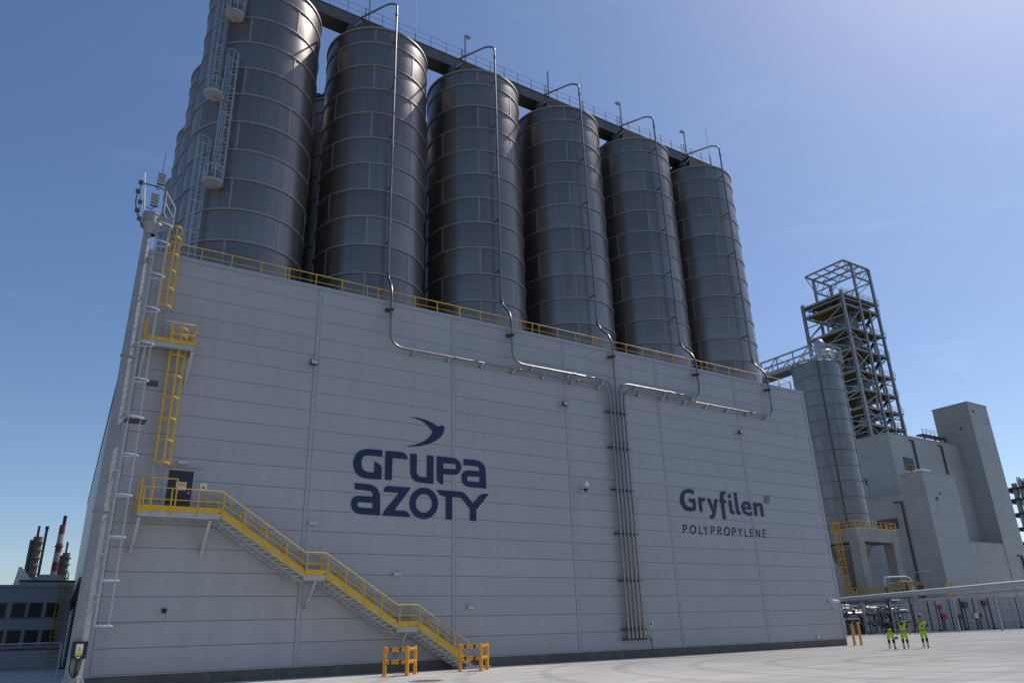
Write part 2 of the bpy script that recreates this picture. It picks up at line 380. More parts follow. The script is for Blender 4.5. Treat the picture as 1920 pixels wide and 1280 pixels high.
# ---- lettering, measured on the wall
LY = -0.034
def rounded(pts, seg=7):
    out = []; n = len(pts)
    for i in range(n):
        p = Vector(pts[i][:2]); r = pts[i][2] if len(pts[i]) > 2 else 0
        if r <= 0: out.append(p); continue
        a = Vector(pts[i-1][:2])-p; b = Vector(pts[(i+1) % n][:2])-p
        la, lb = a.length, b.length; a.normalize(); b.normalize()
        ang = a.angle(b); d = min(r, la*0.96, lb*0.96)
        p0 = p+a*d; p1 = p+b*d
        for k in range(seg+1):
            t = k/seg; q = p0*(1-t)**2+p*(2*t*(1-t))+p1*t*t; w = 0.12*math.sin(math.pi*t)
            out.append(q*(1-w)+p*w if False else q)
    return out
def ell(cx, cy, ax, ay, n=36): return [Vector((cx+ax*math.cos(2*math.pi*k/n), cy+ay*math.sin(2*math.pi*k/n))) for k in range(n)]
def glyph(name, outlines, ox, oy, sc, mt, parent):
    """outlines in a measured drawing; put on the wall as a thin raised film, holes cut"""
    cu = bpy.data.curves.new('glyph', 'CURVE'); cu.dimensions = '2D'; cu.fill_mode = 'BOTH'
    for ol in outlines:
        w = [onY(ox+p[0]/sc, oy+p[1]/sc, LY) for p in ol]
        sp = cu.splines.new('POLY'); sp.points.add(len(w)-1); sp.use_cyclic_u = True
        for q, p in zip(sp.points, w): q.co = (p.x, p.z, 0, 1)
    cu.extrude = 0.004
    t = bpy.data.objects.new('tmp', cu); COL.objects.link(t)
    me = bpy.data.meshes.new_from_object(t.evaluated_get(bpy.context.evaluated_depsgraph_get()))
    bpy.data.objects.remove(t)
    for v in me.vertices: x, y, z = v.co; v.co = (x, LY-z, y)
    me.materials.clear(); me.materials.append(mt); me.name = name
    o = bpy.data.objects.new(name, me); link(o, parent); ORG[o.name] = ORG[parent.name]; return o
logo = bpy.data.objects.new('company_lettering', None); link(logo, bld); ORG[logo.name] = ORG[bld.name]; logo['label'] = 'navy two-line company name with a bird emblem above'
S1 = (640, 760, 5.3333)
GL = [
 [[(412,445,0),(128,420,165),(112,722,165),(402,738,0),(405,600,30),(332,557,0),(328,668,0),(203,662,85),(200,490,85),(410,508,0)]],
 [[(443,450,0),(655,470,60),(665,535,0),(512,520,0),(505,745,0),(435,740,0)]],
 [[(690,478,0),(757,486,0),(752,708,55),(855,718,0),(857,496,0),(922,502,0),(922,782,0),(690,762,110)]],
 [[(955,505,0),(1200,530,95),(1200,700,95),(1020,683,0),(1018,790,0),(955,772,60)], [(1020,575,0),(1150,583,28),(1150,638,28),(1018,628,0)]],
 [[(1222,533,0),(1440,552,110),(1450,828,0),(1203,808,95),(1203,642,75),(1381,656,0),(1381,606,40),(1222,592,0)], [(1258,705,25),(1383,712,0),(1383,765,0),(1258,756,25)]],
 [[(135,772,0),(388,797,125),(388,1098,0),(98,1078,105),(98,896,85),(318,910,0),(318,855,45),(135,835,0)], [(162,962,28),(315,972,0),(313,1027,0),(162,1015,28)]],
 [[(425,860,0),(432,800,45),(697,820,0),(532,1045,0),(672,1052,55),(690,1115,0),(412,1098,0),(420,1065,20),(577,872,0)]],
 None,
 [[(950,840,0),(1225,862,40),(1318,978,0),(1395,880,40),(1475,883,0),(1350,1042,0),(1350,1153,0),(1286,1150,0),(1286,1032,0),(1200,920,20),(1110,912,0),(1110,1140,0),(1045,1137,0),(1045,908,0),(995,903,35)]],
]
for L_ in GL:
    if L_ is None: ols = [ell(825,977,143,157), ell(826,977,82,93)]
    else: ols = [rounded(p) for p in L_]
    glyph('letter', ols, *S1, M['navy'], logo)
bird = [(675,113),(760,119),(850,144),(920,178),(972,213),(985,203),(1005,197),(1025,205),(1032,225),(1025,262),(1000,308),(950,348),(880,382),(790,404),(700,411),(640,408),(720,397),(800,370),(860,335),(895,298),(912,260),(895,238),(870,205),(830,170),(780,140),(720,122)]
glyph('bird_emblem', [[Vector(p) for p in bird]], *S1, M['navy'], logo)
S2 = (1250, 890, 8.7273)
brand = bpy.data.objects.new('product_lettering', None); link(brand, bld); ORG[brand.name] = ORG[bld.name]; brand['label'] = 'navy product name lettering with thin POLYPROPYLENE line below'
GF = [
 [[(445,250),(400,232),(340,225),(280,245),(240,290),(222,350),(220,420),(240,490),(280,550),(330,585),(400,597),(450,588),(485,570),(470,388),(360,385),(370,440),(425,440),(435,525),(400,528),(350,515),(310,480),(290,420),(288,360),(300,310),(330,290),(380,290),(445,318)]],
 [[(515,365),(565,365),(575,390),(600,368),(628,370),(630,428),(590,432),(572,455),(595,602),(545,600)]],
 [[(658,380),(712,380),(768,540),(785,392),(838,395),(805,640),(790,690),(750,715),(712,705),(708,655),(740,660),(755,630),(748,600)]],
 [[(870,455),(865,398),(878,395),(872,330),(885,280),(920,262),(965,265),(968,322),(935,322),(930,345),(935,402),(970,405),(975,460),(940,460),(975,725),(925,722),(888,458)]],
 [[(1010,410),(1060,412),(1085,580),(1108,595),(1118,640),(1080,640),(1045,615)], 'dot'],
 [[(1097,288),(1145,292),(1185,585),(1208,600),(1215,650),(1180,650),(1145,620)]],
 [[(1225,500),(1245,445),(1290,428),(1340,440),(1375,480),(1392,565),(1280,560),(1300,600),(1340,612),(1395,605),(1405,655),(1350,667),(1290,650),(1245,600)], [(1278,515),(1340,520),(1325,485),(1300,475),(1282,490)]],
 [[(1415,445),(1465,450),(1470,470),(1500,450),(1540,455),(1570,490),(1598,680),(1550,675),(1525,520),(1505,500),(1475,515),(1492,668),(1445,668)]],
]
for L_ in GF:
    ols = [ell(1030,342,26,36,20) if p == 'dot' else [Vector(q) for q in p] for p in L_]
    glyph('letter', ols, *S2, M['navy'], brand)
glyph('registered_mark', [ell(1640,405,46,66), ell(1640,405,38,56)], *S2, M['navy'], brand)
def strokes(name, paths, w, mt, parent, S):
    g = MB()
    for pth in paths:
        P_ = [onY(S[0]+p[0]/S[2], S[1]+p[1]/S[2], LY) for p in pth]
        for a, b_ in zip(P_, P_[1:]):
            d = (b_-a).normalized(); g.beam(a-d*w*.45, b_+d*w*.45, w, .006, (0,1,0))
    return obj(name, g, mt, parent)
strokes('registered_mark', [[(1630,440),(1625,372),(1645,372),(1655,388),(1648,404),(1628,408)], [(1640,408),(1657,438)]], .045, M['navy'], brand, S2)
TH = [
 [[(280,945),(272,818),(315,820),(330,845),(325,878),(300,890),(278,888)]], 'O432,890,45,62', [[(540,832),(545,958),(588,960)]],
 [[(610,838),(642,895),(668,842)],[(642,895),(648,962)]], [[(735,968),(728,845),(768,848),(785,870),(780,900),(755,915),(732,912)]],
 [[(848,972),(838,850),(875,852),(893,875),(885,905),(845,912)],[(868,910),(897,975)]], 'O988,920,42,62',
 [[(1085,990),(1077,868),(1115,870),(1130,895),(1125,925),(1080,935)]], [[(1175,875),(1205,930),(1230,880)],[(1205,930),(1212,995)]],
 [[(1283,882),(1290,1000),(1330,1003)]], [[(1415,888),(1368,885),(1375,1000),(1425,1003)],[(1370,942),(1412,944)]],
 [[(1475,1003),(1465,892),(1528,1010),(1520,895)]], [[(1622,898),(1578,896),(1588,1012),(1632,1015)],[(1582,952),(1620,955)]]]
for L_ in TH:
    if isinstance(L_, str):
        cx, cy, ax, ay = [float(q) for q in L_[1:].split(',')]
        e_ = ell(cx, cy, ax, ay, 28); L_ = [[(p.x, p.y) for p in e_+e_[:1]]]
    strokes('letter', L_, 0.075, M['ink'], brand, S2)

# ---- door
dr = MB(); dr.box((2.40, -.03, 7.68), (3.56, .02, 9.80)); d_o = obj('door', dr, M['door'], bld, label='black steel door at the top of the yellow stairs')
g = MB()
for a, b_ in (((2.30,-.05,7.66),(2.40,.03,9.90)), ((3.56,-.05,7.66),(3.66,.03,9.90)), ((2.40,-.05,9.80),(3.56,.03,9.90))): g.box(a, b_)
obj('door_frame', g, M['trim'], bld)
g = MB(); g.box((3.40,-.075,8.66),(3.45,-.03,8.78)); g.tube([(3.42,-.07,8.74),(3.30,-.07,8.74)], .014); obj('handle', g, M['galv'], d_o)
g = MB(); g.box((2.80,-.036,8.85),(3.28,-.0305,9.25)); s_o = obj('door_notice', g, M['white'], d_o)
g = MB(); g.box((2.84,-.039,9.04),(3.24,-.0365,9.22)); obj('door_notice_panel', g, M['signy'], d_o)
# door hood line
g = MB(); g.box((2.2,-.09,9.96),(4.1,.0,10.0)); obj('drip_ledge', g, M['trim'], bld)

# ================================================================== SILOS
SX, SY, SP, SR = 5.8, 6.05, 8.98, 3.95
RIM = 45.3; CH = 2.165
levels = [RIM, RIM-1.42]
while levels[-1] > 20.5: levels.append(levels[-1]-CH)
def arc_plate(r, h, n=14, a=math.pi/2):
    """one bowed shell plate, a quarter turn wide, its outer face very slightly bellied"""
    g = MB(); vs = []; fs = []; J = 5
    for k in range(n+1):
        t = a*k/n
        for j in range(J):
            s = j/(J-1); rr = r+0.022*math.sin(math.pi*s)
            vs.append((rr*math.cos(t), rr*math.sin(t), h*s))
    for k in range(n):
        for j in range(J-1):
            q = k*J+j; fs.append((q, q+J, q+J+1, q+1))
    g.add(vs, fs, True); return g
def seam(r, h):
    g = MB(); w = .055
    g.box((r-.01, -w, 0.03), (r+.035, w, h-.03)); return g
def band(r, w, t): return MB().ring((0,0), r-.02, r+t, -w/2, w/2, 64)
def make_silo(label):
    s = thing('silo', label, 'silo', (0,0,0), 'tall steel silos on the building')
    kids = []
    pm = {}; A0 = R_(-115)
    for c in range(len(levels)-1):
        z1, z0 = levels[c], levels[c+1]; h = z1-z0; key = round(h, 3)
        if key not in pm:
            o = obj('shell_plate', arc_plate(SR, h), M['steel'], s); o2 = obj('seam_strip', seam(SR, h), M['band'], s)
            pm[key] = (o.data, o2.data); bpy.data.objects.remove(o); bpy.data.objects.remove(o2)
        for q in range(4):
            rz = A0+(0 if c % 2 == 0 else R_(46))+q*math.pi/2
            p = inst('shell_plate', pm[key][0], s, (0,0,z0), rz)
            inst('seam_strip', pm[key][1], p)
    bm_ = None
    for c, z in enumerate(levels[1:-1]):
        if bm_ is None:
            o = obj('girth_band', band(SR, .11, .075), M['band'], s); o.location = (0,0,z); bm_ = o.data
        else: inst('girth_band', bm_, s, (0,0,z))
    g = MB(); g.ring((0,0), SR-.03, SR+.10, RIM-.09, RIM+.07, 64); obj('rim_band', g, M['band'], s)
    g = MB(); g.lathe((0,0), [(SR+.06, RIM+.05), (SR*.55, RIM+.55), (.55, RIM+.95), (.01, RIM+1.0)], 48); obj('roof', g, M['steel'], s)
    # roof hood carrying the walkway: four sloped plates, coloured as if in deep shade
    g = MB(); b0, b1, zt, zb = 2.95, 2.1, RIM+2.05, RIM+.12
    g.add([(-b0,-2.55,zb),(b0,-2.55,zb),(b0,2.2,zb),(-b0,2.2,zb),(-b1,-2.0,zt),(b1,-2.0,zt),(b1,1.2,zt),(-b1,1.2,zt)],
          [(0,1,5,4),(1,2,6,5),(2,3,7,6),(3,0,4,7),(4,5,6,7),(3,2,1,0)]); obj('roof_hood', g, M['shade_black'], s)
    # vent blower on the left of the roof
    g = MB(); g.tube([(-3.05,-2.1,RIM+.55),(-3.05,-1.6,RIM+.75)], .32, 14); obj('vent_blower', g, M['framed'], s)
    obj('blower_leg', MB().beam((-3.05,-1.9,RIM-.05),(-3.05,-1.9,RIM+.4), .14,.14), M['framed'], s)
    obj('blower_duct', MB().beam((-2.9,-1.8,RIM+.75),(-2.3,-2.1,RIM+1.5), .22,.10), M['galv'], s)
    return s
ORD = ['first', 'second', 'third', 'fourth', 'fifth', 'sixth']
desc = ['leftmost front silo, dark banded steel, carrying the caged ladders', 'second front silo from the left, banded steel with one vent pipe',
        'third front silo from the left, above the lettering gap', 'fourth front silo from the left, its pipe running straight down the wall',
        'fifth front silo from the left, second last in the front row', 'rightmost front silo, its right flank in full sun']
silo0 = make_silo(desc[0])
silo0.location = (SX, SY, 0); ORG[silo0.name] = Vector((0,0,0))
bpy.context.view_layer.update()
silos = [silo0]
for i in range(1, 6):
    c = copy_tree(silo0); c.location = (SX+SP*i, SY, 0); c['label'] = desc[i]; silos.append(c)
back = [(0,1,'second silo back in the left end row, behind the laddered silo'), (0,2,'third silo back in the left end row'), (0,3,'rearmost visible silo of the left end row'),
        (1,1,'rear silo glimpsed between the first and second front silos'), (2,1,'rear silo behind the gap of the second and third front silos'),
        (3,1,'rear silo behind the gap of the third and fourth front silos'), (4,1,'rear silo behind the gap of the fourth and fifth front silos'), (5,1,'rear silo behind the gap of the fifth and sixth front silos')]
for i, j, lb in back:
    c = copy_tree(silo0); c.location = (SX+SP*i+0.5*j, SY+SP*j, 0); c['label'] = lb

# ---- walkway over the silo tops
WY0, WY1, WZ0, WZ1 = SY-.9, SY+.5, RIM+2.05, RIM+3.1
wk = thing('roof_walkway', 'galvanised walkway with handrails bridging the tops of the front silos', 'walkway', (SX, SY, WZ0))
for i in range(6):
    g = MB(); x0 = SX+SP*(i-.5) if i else SX-3.0; x1 = SX+SP*(i+.5) if i < 5 else SX+SP*5+2.6
    g.box((x0+.01, WY0, WZ0+.02), (x1-.01, WY0+.05, WZ1)); g.box((x0+.01, WY1-.05, WZ0+.02), (x1-.01, WY1, WZ1))
    g.box((x0+.01, WY0+.05, WZ0+.05), (x1-.01, WY1-.05, WZ0+.10)); g.box((x0+.01, WY0-.05, WZ1), (x1-.01, WY1+.05, WZ1+.06))
    obj('girder', g, M['walksteel'], wk)
def railing(parent, pts, h, mt, r=.024, step=1.5, mids=(.5,), posts=True, pr=None, toe=0.0):
    pts = [Vector(p) for p in pts]
    obj('top_rail', MB().tube([p+Vector((0,0,h)) for p in pts], r, 6), mt, parent)
    for q in mids: obj('mid_rail', MB().tube([p+Vector((0,0,h*q)) for p in pts], r*.8, 6), mt, parent)
    if toe: 
        g = MB()
        for a, b_ in zip(pts, pts[1:]): g.beam(a+Vector((0,0,toe/2+.01)), b_+Vector((0,0,toe/2+.01)), .012, toe)
        obj('toe_board', g, mt, parent)
    for a, b_ in zip(pts, pts[1:]):
        n = max(1, round((b_-a).length/step))
        for k in range(n+(1 if b_ is pts[-1] else 0)):
            p = a.lerp(b_, k/n); obj('rail_post', MB().beam(p, p+Vector((0,0,h)), pr or r*2, pr or r*2), mt, parent)
for y in (WY0, WY1):
    railing(wk, [(SX-3.0, y, WZ1+.05), (SX+SP*5+2.6, y, WZ1+.05)], 1.15, M['frame'], .022, 1.5, (.5,), pr=.05)
# lamp posts, rods on the walkway
for i, lamp in ((1,1),(2,1),(3,0),(4,1),(5,1)):
    x = SX+SP*i-1.3; t = thing('walkway_lamp', ['', 'lamp post on the walkway over the second silo', 'lamp post on the walkway over the third silo', 'bare post on the walkway over the fourth silo', 'lamp post on the walkway over the fifth silo', 'lamp post on the walkway over the sixth silo'][i], 'lamp post', (x, WY0-.1, WZ1), 'posts on the roof walkway')
    obj('post', MB().beam((x, WY0-.1, WZ1), (x, WY0-.1, WZ1+2.9), .10, .10), M['frame'], t)
    obj('stay', MB().beam((x-.28, WY0-.1, WZ1), (x-.28, WY0-.1, WZ1+1.2), .06, .06).beam((x-.28, WY0-.1, WZ1+.6),(x,WY0-.1,WZ1+.6),.04,.04), M['frame'], t)
    if lamp: obj('lamp_head', MB().box((x+(.04 if i < 3 else -.5), WY0-.25, WZ1+2.72), (x+(.5 if i < 3 else -.04), WY0+.05, WZ1+2.9)), M['lamp'], t)
for i in (1, 3, 5):
    x = SX+SP*i+(2.9 if i < 5 else 2.5); 
    obj('lightning_rod', MB().tube([(x, WY0, WZ1), (x, WY0, WZ1+1.3)], .05, 6).tube([(x, WY0, WZ1+1.3), (x, WY0, WZ1+5.0)], .022, 5), M['frame'], None,
        {1: 'thin lightning rod beyond the second silo top', 3: 'thin lightning rod right of the fourth silo top', 5: 'thin lightning rod at the right end of the walkway'}[i], 'lightning rod', 'lightning rods', org=(x, WY0, WZ1))

# ---- filling pipes: up the wall, over the parapet, up each silo
def bend(pts, r, seg=6):
    """round the corners of a polyline"""
    P_ = [Vector(p) for p in pts]; out = [P_[0]]
    for i in range(1, len(P_)-1):
        a, p, b_ = P_[i-1], P_[i], P_[i+1]; d = min(r, (a-p).length*.49, (b_-p).length*.49)
        p0 = p+(a-p).normalized()*d; p1 = p+(b_-p).normalized()*d
        for k in range(seg+1): t = k/seg; out.append(p0*(1-t)**2+p*(2*t*(1-t))+p1*t*t)
    return out+[P_[-1]]
PX = [None, 14.33, 23.2, 32.1, 41.1, 50.2]     # riser on each silo
WX = [None, 13.86, 22.83, 31.86, 40.75, 49.5]  # drop on the wall
LX = [None, 31.20, 31.53, 31.86, 32.22, 32.55] # lane in the bundle
HZ = [None, 18.35, 18.78, None, 18.78, 18.35]
PY, RY, PR = -0.36, 1.45, 0.078
plabel = [None, 'steel pipe from the second silo, lower run left of the bundle', 'steel pipe from the third silo, upper run left of the bundle', 'steel pipe dropping straight down from the fourth silo, middle of the bundle',
          'steel pipe from the fifth silo, upper run right of the bundle', 'steel pipe from the rightmost silo, long lower run right of the bundle']
def coupling(p, d, r=.115, l=.10):
    d = Vector(d); p = Vector(p); return MB().tube([p-d*l, p-d*l*.5, p+d*l*.5, p+d*l], r, 10)
for i in range(1, 6):
    t = thing('filling_pipe', plabel[i], 'pipe', (LX[i], PY, 1.2), 'silo filling pipes')
    low = [(LX[i], PY, 1.25)]
    if HZ[i]: low += [(LX[i], PY, HZ[i]), (WX[i], PY, HZ[i])]
    low += [(WX[i], PY, 22.35)]
    low += [(PX[i], RY, 23.9), (PX[i], RY, RIM+2.9)]
    top = RIM+2.15
    pts = low[:-1]+[(PX[i], RY, top), (PX[i]-.45, RY+.5, top+.25), (PX[i]-1.9, RY+2.9, WZ1-.9)]
    obj('tube', MB().tube(bend(pts, .95), PR, 10), M['inox'], t)
    for z in [RIM+1.1]+[RIM-4.9-6.2*k for k in range(3)]+[24.2]:
        obj('coupling', coupling((PX[i], RY, z), (0,0,1)), M['inox'], t)
    for z in (levels[1], levels[3], levels[5], levels[7], levels[9]):
        obj('pipe_bracket', MB().beam((PX[i], RY+.02, z+.1), (PX[i], SY-SR*.9, z+.1), .07, .07), M['darksteel'], t)
    obj('coupling', coupling((WX[i], PY, 20.55), (0,0,1)), M['inox'], t)
    for z in ((4.8, 7.9, 10.9, 13.9, 16.5)):
        obj('coupling', coupling((LX[i], PY, z+.32), (0,0,1), .10, .07), M['inox'], t) if z in (4.8, 13.9) or z == 16.5 else None
    for z0, z1, r_ in ((1.2,1.45,.13),(1.9,2.05,.12),(2.35,2.45,.11)): obj('end_flange', MB().tube([(LX[i],PY,z0),(LX[i],PY,z1)], r_, 10), M['inox'], t)
    if HZ[i]:
        x0, x1 = sorted((LX[i], WX[i])); x0 += 1.6; x1 -= .9; n = max(2, round((x1-x0)/2.6))
        for k in range(n+1):
            x = x0+(x1-x0)*k/n
            g = MB().box((x-.06, -.30, HZ[i]-.30), (x+.06, -.035, HZ[i]-.08)); g.box((x-.10, -.48, HZ[i]-.12), (x+.10, -.25, HZ[i]-.07))
            obj('wall_bracket', g, M['galv'], t)
            if k % 2: obj('coupling', coupling((x+.5, PY, HZ[i]), (1,0,0)), M['inox'], t)
    g = MB().box((WX[i]-.32, -.40, 20.72), (WX[i]+.05, -.035, 20.84)).box((WX[i]-.12, -.50, 20.70), (WX[i]+.12, -.22, 20.86)); obj('wall_bracket', g, M['darksteel'], t)
for k, z in enumerate((1.15, 1.75, 4.8, 7.85, 10.85, 13.85, 16.45)):
    g = MB().box((30.85, -.27, z-.06), (32.85, -.20, z+.06)); g.box((30.9,-.20,z-.05),(31.02,-.035,z+.05)); g.box((32.68,-.20,z-.05),(32.8,-.035,z+.05))
    obj('pipe_clamp_rail', g, M['darksteel'], None, ['lowest of the clamp rails across the pipe bundle', 'second clamp rail from the bottom of the pipe bundle', 'third clamp rail from the bottom of the pipe bundle', 'fourth clamp rail from the bottom of the pipe bundle', 'fifth clamp rail from the bottom of the pipe bundle', 'sixth clamp rail from the bottom of the pipe bundle', 'topmost clamp rail across the pipe bundle'][k], 'bracket', 'clamp rails of the pipe bundle', org=(31.8,-.2,z))
# hose tap beside the bundle
t = thing('hose_tap', 'small tap and blue hose end beside the pipe bundle', 'tap', (33.1, -.2, .6))
obj('tap_body', MB().tube([(32.6,PY,1.35),(33.0,-.3,1.3),(33.2,-.3,1.15)], .05, 8), M['olive'], t)
obj('hose_end', MB().tube([(33.2,-.3,1.15),(33.2,-.3,.95)], .07, 8), M['blue'], t)
obj('hose', MB().tube([(33.2,-.3,.95),(33.24,-.3,.6),(33.15,-.28,.25),(33.22,-.3,.02)], .025, 6), M['rubber'], t)

# ---- parapet guard rail
t = thing('guard_railing', 'long yellow guard rail along the roof edge of the warehouse', 'railing', (.8, .3, TOP))
z = TOP+.03
railing(t, [(.95, .25, z), (US[-1]-1.2, .25, z)], .85, M['yellow'], .028, 1.62, (.45,), pr=.055)
for b_ in range(1, 9):
    x = .95+b_*5.9; obj('rail_post', MB().beam((x+.45,.25,z),(x+.45,.25,z+.85), .055,.055), M['yellow'], t)
g = MB(); x = US[-1]-1.2
obj('top_rail', MB().tube([(x,.25,z+.85),(x,3.5,z+.85)], .028, 6), M['yellow'], t)
for y in (.3, 1.4, 2.5): obj('rail_post', MB().beam((x,y,z),(x,y,z+.85), .07,.07), M['yellow'], t)

# ================================================================== LADDERS
def caged_ladder(label, group, base, zt, ang, mt, cmt, w=.48, depth=.72, cage_from=2.2, hoop=1.0, strips=5, rise=1.1, step=.3, hr=.022, cw=.05):
    """ladder rising from base; the climber's side faces along ang"""
    bx, by, bz = base; t = thing('caged_ladder', label, 'ladder', base, group)
    o = Vector((math.cos(ang), math.sin(ang), 0)); s = Vector((-math.sin(ang), math.cos(ang), 0)); B = Vector((bx, by, 0))
    Z = Vector((0,0,1))
    for q in (-1, 1): obj('stile', MB().beam(B+s*(q*w/2)+Z*bz, B+s*(q*w/2)+Z*(zt+rise), .06, .035, o), mt, t)
    n = int((zt-bz)/step)
    g0 = MB().tube([B+s*(-w/2), B+s*(w/2)], .016, 6); me = None
    for k in range(1, n+1):
        if me is None: r_ = obj('rung', g0, mt, t); me = r_.data; r_.location = (0,0,bz+k*step)
        else: inst('rung', me, t, (0,0,bz+k*step))
    zs = []; zc = bz+cage_from
    while zc < zt+rise-.05: zs.append(zc); zc += hoop
    zs.append(zt+rise-.02)
    hp = [B+s*(math.cos(a)*w*.72)+o*(depth*math.sin(a)*.98+.02) for a in [math.pi*k/12 for k in range(13)]]
    hp = [B+s*(w/2)]+hp+[B-s*(w/2)]
    me = None
    for zc in zs:
        if me is None:
            g = MB()
            for a, b_ in zip(hp, hp[1:]): g.beam(a, b_, .012, cw)
            r_ = obj('cage_hoop', g, cmt, t); me = r_.data; r_.location = (0,0,zc)
        else: inst('cage_hoop', me, t, (0,0,zc))
    # the meshes above are built at z=0 while the thing sits at bz
    for ch in t.children:
        if ch.name.startswith(('rung', 'cage_hoop')): ch.location.z -= 0
    for k in range(strips):
        a = math.pi*(k+.6)/(strips+.2); p = B+s*(math.cos(a)*w*.72)+o*(depth*math.sin(a)*.98+.03)
        obj('cage_strip', MB().beam(p+Z*zs[0], p+Z*zs[-1], cw*1.05, .02, o), cmt, t)
    for zc in [bz+1.0+2.5*k for k in range(int((zt-bz-1)/2.5)+1)]:
        for q in (-1, 1): obj('stand_off', MB().beam(B+s*(q*w/2)+Z*zc, B+s*(q*w/2)-o*.2+Z*zc, .05, .02), mt, t)
    return t
# silo ladders: four staggered flights with round rest platforms
def sp(angd, r, z): return Vector((SX+r*math.cos(R_(angd)), SY+r*math.sin(R_(angd)), z))
LADS = [(-141, 21.3, 30.4, 'lowest caged ladder on the laddered silo, rising from the roof'), (-125.5, 28.2, 37.0, 'second caged ladder up the laddered silo, above the first round rest platform'),
        (-141, 35.0, 43.3, 'third caged ladder up the laddered silo, above the second round rest platform'), (-125.5, 41.5, 46.5, 'topmost caged ladder on the laddered silo, cut by the picture edge')]
for k, (an, z0, z1, lb) in enumerate(LADS):
    p = sp(an, SR+.28, z0); caged_ladder(lb, 'staggered ladders on the silo', p, z1, R_(an), M['galv'], M['galv'], w=.52, depth=.75, cage_from=.6 if k else 2.3, hoop=1.05, strips=5, hr=.02, cw=.034)
for k, (an, z, lb) in enumerate(((-128.5, 28.1, 'lowest round rest platform on the silo ladders'), (-138, 34.9, 'middle round rest platform on the silo ladders'), (-128.5, 41.4, 'highest round rest platform on the silo ladders'))):
    c = sp(an, SR+.62, z); t = thing('rest_platform', lb, 'platform', c, 'rest platforms on the silo')
    obj('deck', MB().cyl((c.x, c.y), .62, z-.12, z, 24), M['galvp'], t)
    q = sp(an, SR, z-.1); obj('support_arm', MB().beam(q, (c.x, c.y, z-.14), .08, .08), M['galv'], t)
    for a in range(0, 360, 45):
        px, py = c.x+.55*math.cos(R_(a)), c.y+.55*math.sin(R_(a)); obj('rail_post', MB().beam((px,py,z),(px,py,z+1.0), .03,.03), M['galv'], t)
    obj('top_rail', MB().ring((c.x,c.y), .53, .57, z+.98, z+1.02, 20), M['galv'], t)

# yellow wall ladders and mid platform at the left of the front wall
caged_ladder('yellow caged ladder from the door landing up to the small wall platform', 'yellow wall ladders', (1.95, -.25, 7.72), 15.85, R_(-90), M['galvp'], M['yellow'], w=.58, depth=.76, cage_from=2.25, hoop=1.1, strips=3, rise=1.15, cw=.09)
caged_ladder('yellow caged ladder from the wall platform up to the roof edge', 'yellow wall ladders', (1.02, -.25, 16.0), 21.6, R_(-90), M['galvp'], M['yellow'], w=.50, depth=.72, cage_from=2.1, hoop=1.0, strips=3, rise=1.15, cw=.085)
t = thing('wall_platform', 'small yellow-railed platform high on the wall between two ladders', 'platform', (1.5, -.6, 16.0))
PX0, PX1, PYF, PZ = .28, 2.62, -1.15, 16.0
obj('deck', MB().box((PX0, PYF, PZ-.05), (PX1, -.06, PZ)), M['galv'], t)
g = MB(); g.box((PX0-.03, PYF-.05, PZ-.28), (PX1+.03, PYF-.003, PZ-.02)); obj('edge_beam', g, M['galvp'], t)
for x in (PX0, PX1): obj('edge_beam', MB().box((x-.03, PYF, PZ-.28), (x+.03, -.05, PZ-.052)), M['galvp'], t)
for x in (PX0+.1, PX1-.05): obj('bracket', MB().beam((x, PYF+.1, PZ-.25), (x, -.06, PZ-1.75), .12, .10), M['galvp'], t)
railing(t, [(PX0,-.1,PZ), (PX0,PYF,PZ), (PX1,PYF,PZ), (PX1,-.1,PZ)], 1.15, M['yellow'], .03, 1.2, (.5,), pr=.065, toe=.22)

# ================================================================== STAIRS
st = thing('access_stairs', 'yellow-railed galvanised stairs climbing the wall from the yard to the black door', 'stairs', (18.9, -.8, 0))
YF, YB = -1.32, -.22
LZ = [7.62, 4.84, 2.28]           # landings
segs = [(4.75, 7.62, 9.12, 4.84), (10.22, 4.84, 14.3, 2.28), (15.5, 2.28, 19.1, 0.02)]
lands = [(1.12, 4.75, 7.62), (9.12, 10.22, 4.84), (14.3, 15.5, 2.28)]
for x0, x1, z in lands:
    obj('landing_deck', MB().box((x0, YF, z-.04), (x1, YB, z)), M['galv'], st)
    obj('landing_beam', MB().box((x0, YF-.012, z-.30), (x1, YF+.05, z-.045)), M['galvp'], st)
    obj('landing_beam', MB().box((x0, YB-.05, z-.30), (x1, YB+.012, z-.045)), M['galvp'], st)
    n = max(2, round((x1-x0)/.9))
    for k in range(n+1):
        x = x0+.03+(x1-x0-.06)*k/n; obj('cross_beam', MB().box((x-.03, YF+.052, z-.24), (x+.03, YB-.052, z-.05)), M['galvp'], st)
for x0, z0, x1, z1 in segs:
    obj('stringer', MB().beam((x0, YF, z0-.04), (x1, YF, z1-.04), .03, .20), M['galvp'], st); obj('stringer', MB().beam((x0, YB, z0-.22), (x1, YB, z1-.22), .03, .36), M['galvp'], st)
    obj('stringer_flange', MB().beam((x0, YF+.10, z0-.44), (x1, YF+.10, z1-.44), .16, .03), M['galvp'], st)
    n = round((z0-z1)/.185); me = None
    for k in range(1, n):
        x = x0+(x1-x0)*k/n; z = z0+(z1-z0)*k/n
        g = MB().box((-.14, YF+.03, -.035), (.12, YB-.03, .0)); g.box((-.15-.003, YF+.03, -.05), (-.13, YB-.03, .004))
        if me is None: o = obj('tread', MB().add(g.v, g.f), M['galv'], st); 
        else: o = inst('tread', me, st)
        if me is None:
            me = o.data; og = ORG[st.name]
            for v in me.vertices: v.co.x += og.x; v.co.z += og.z
        o.location = (x-ORG[st.name].x, 0, z-.26-ORG[st.name].z)
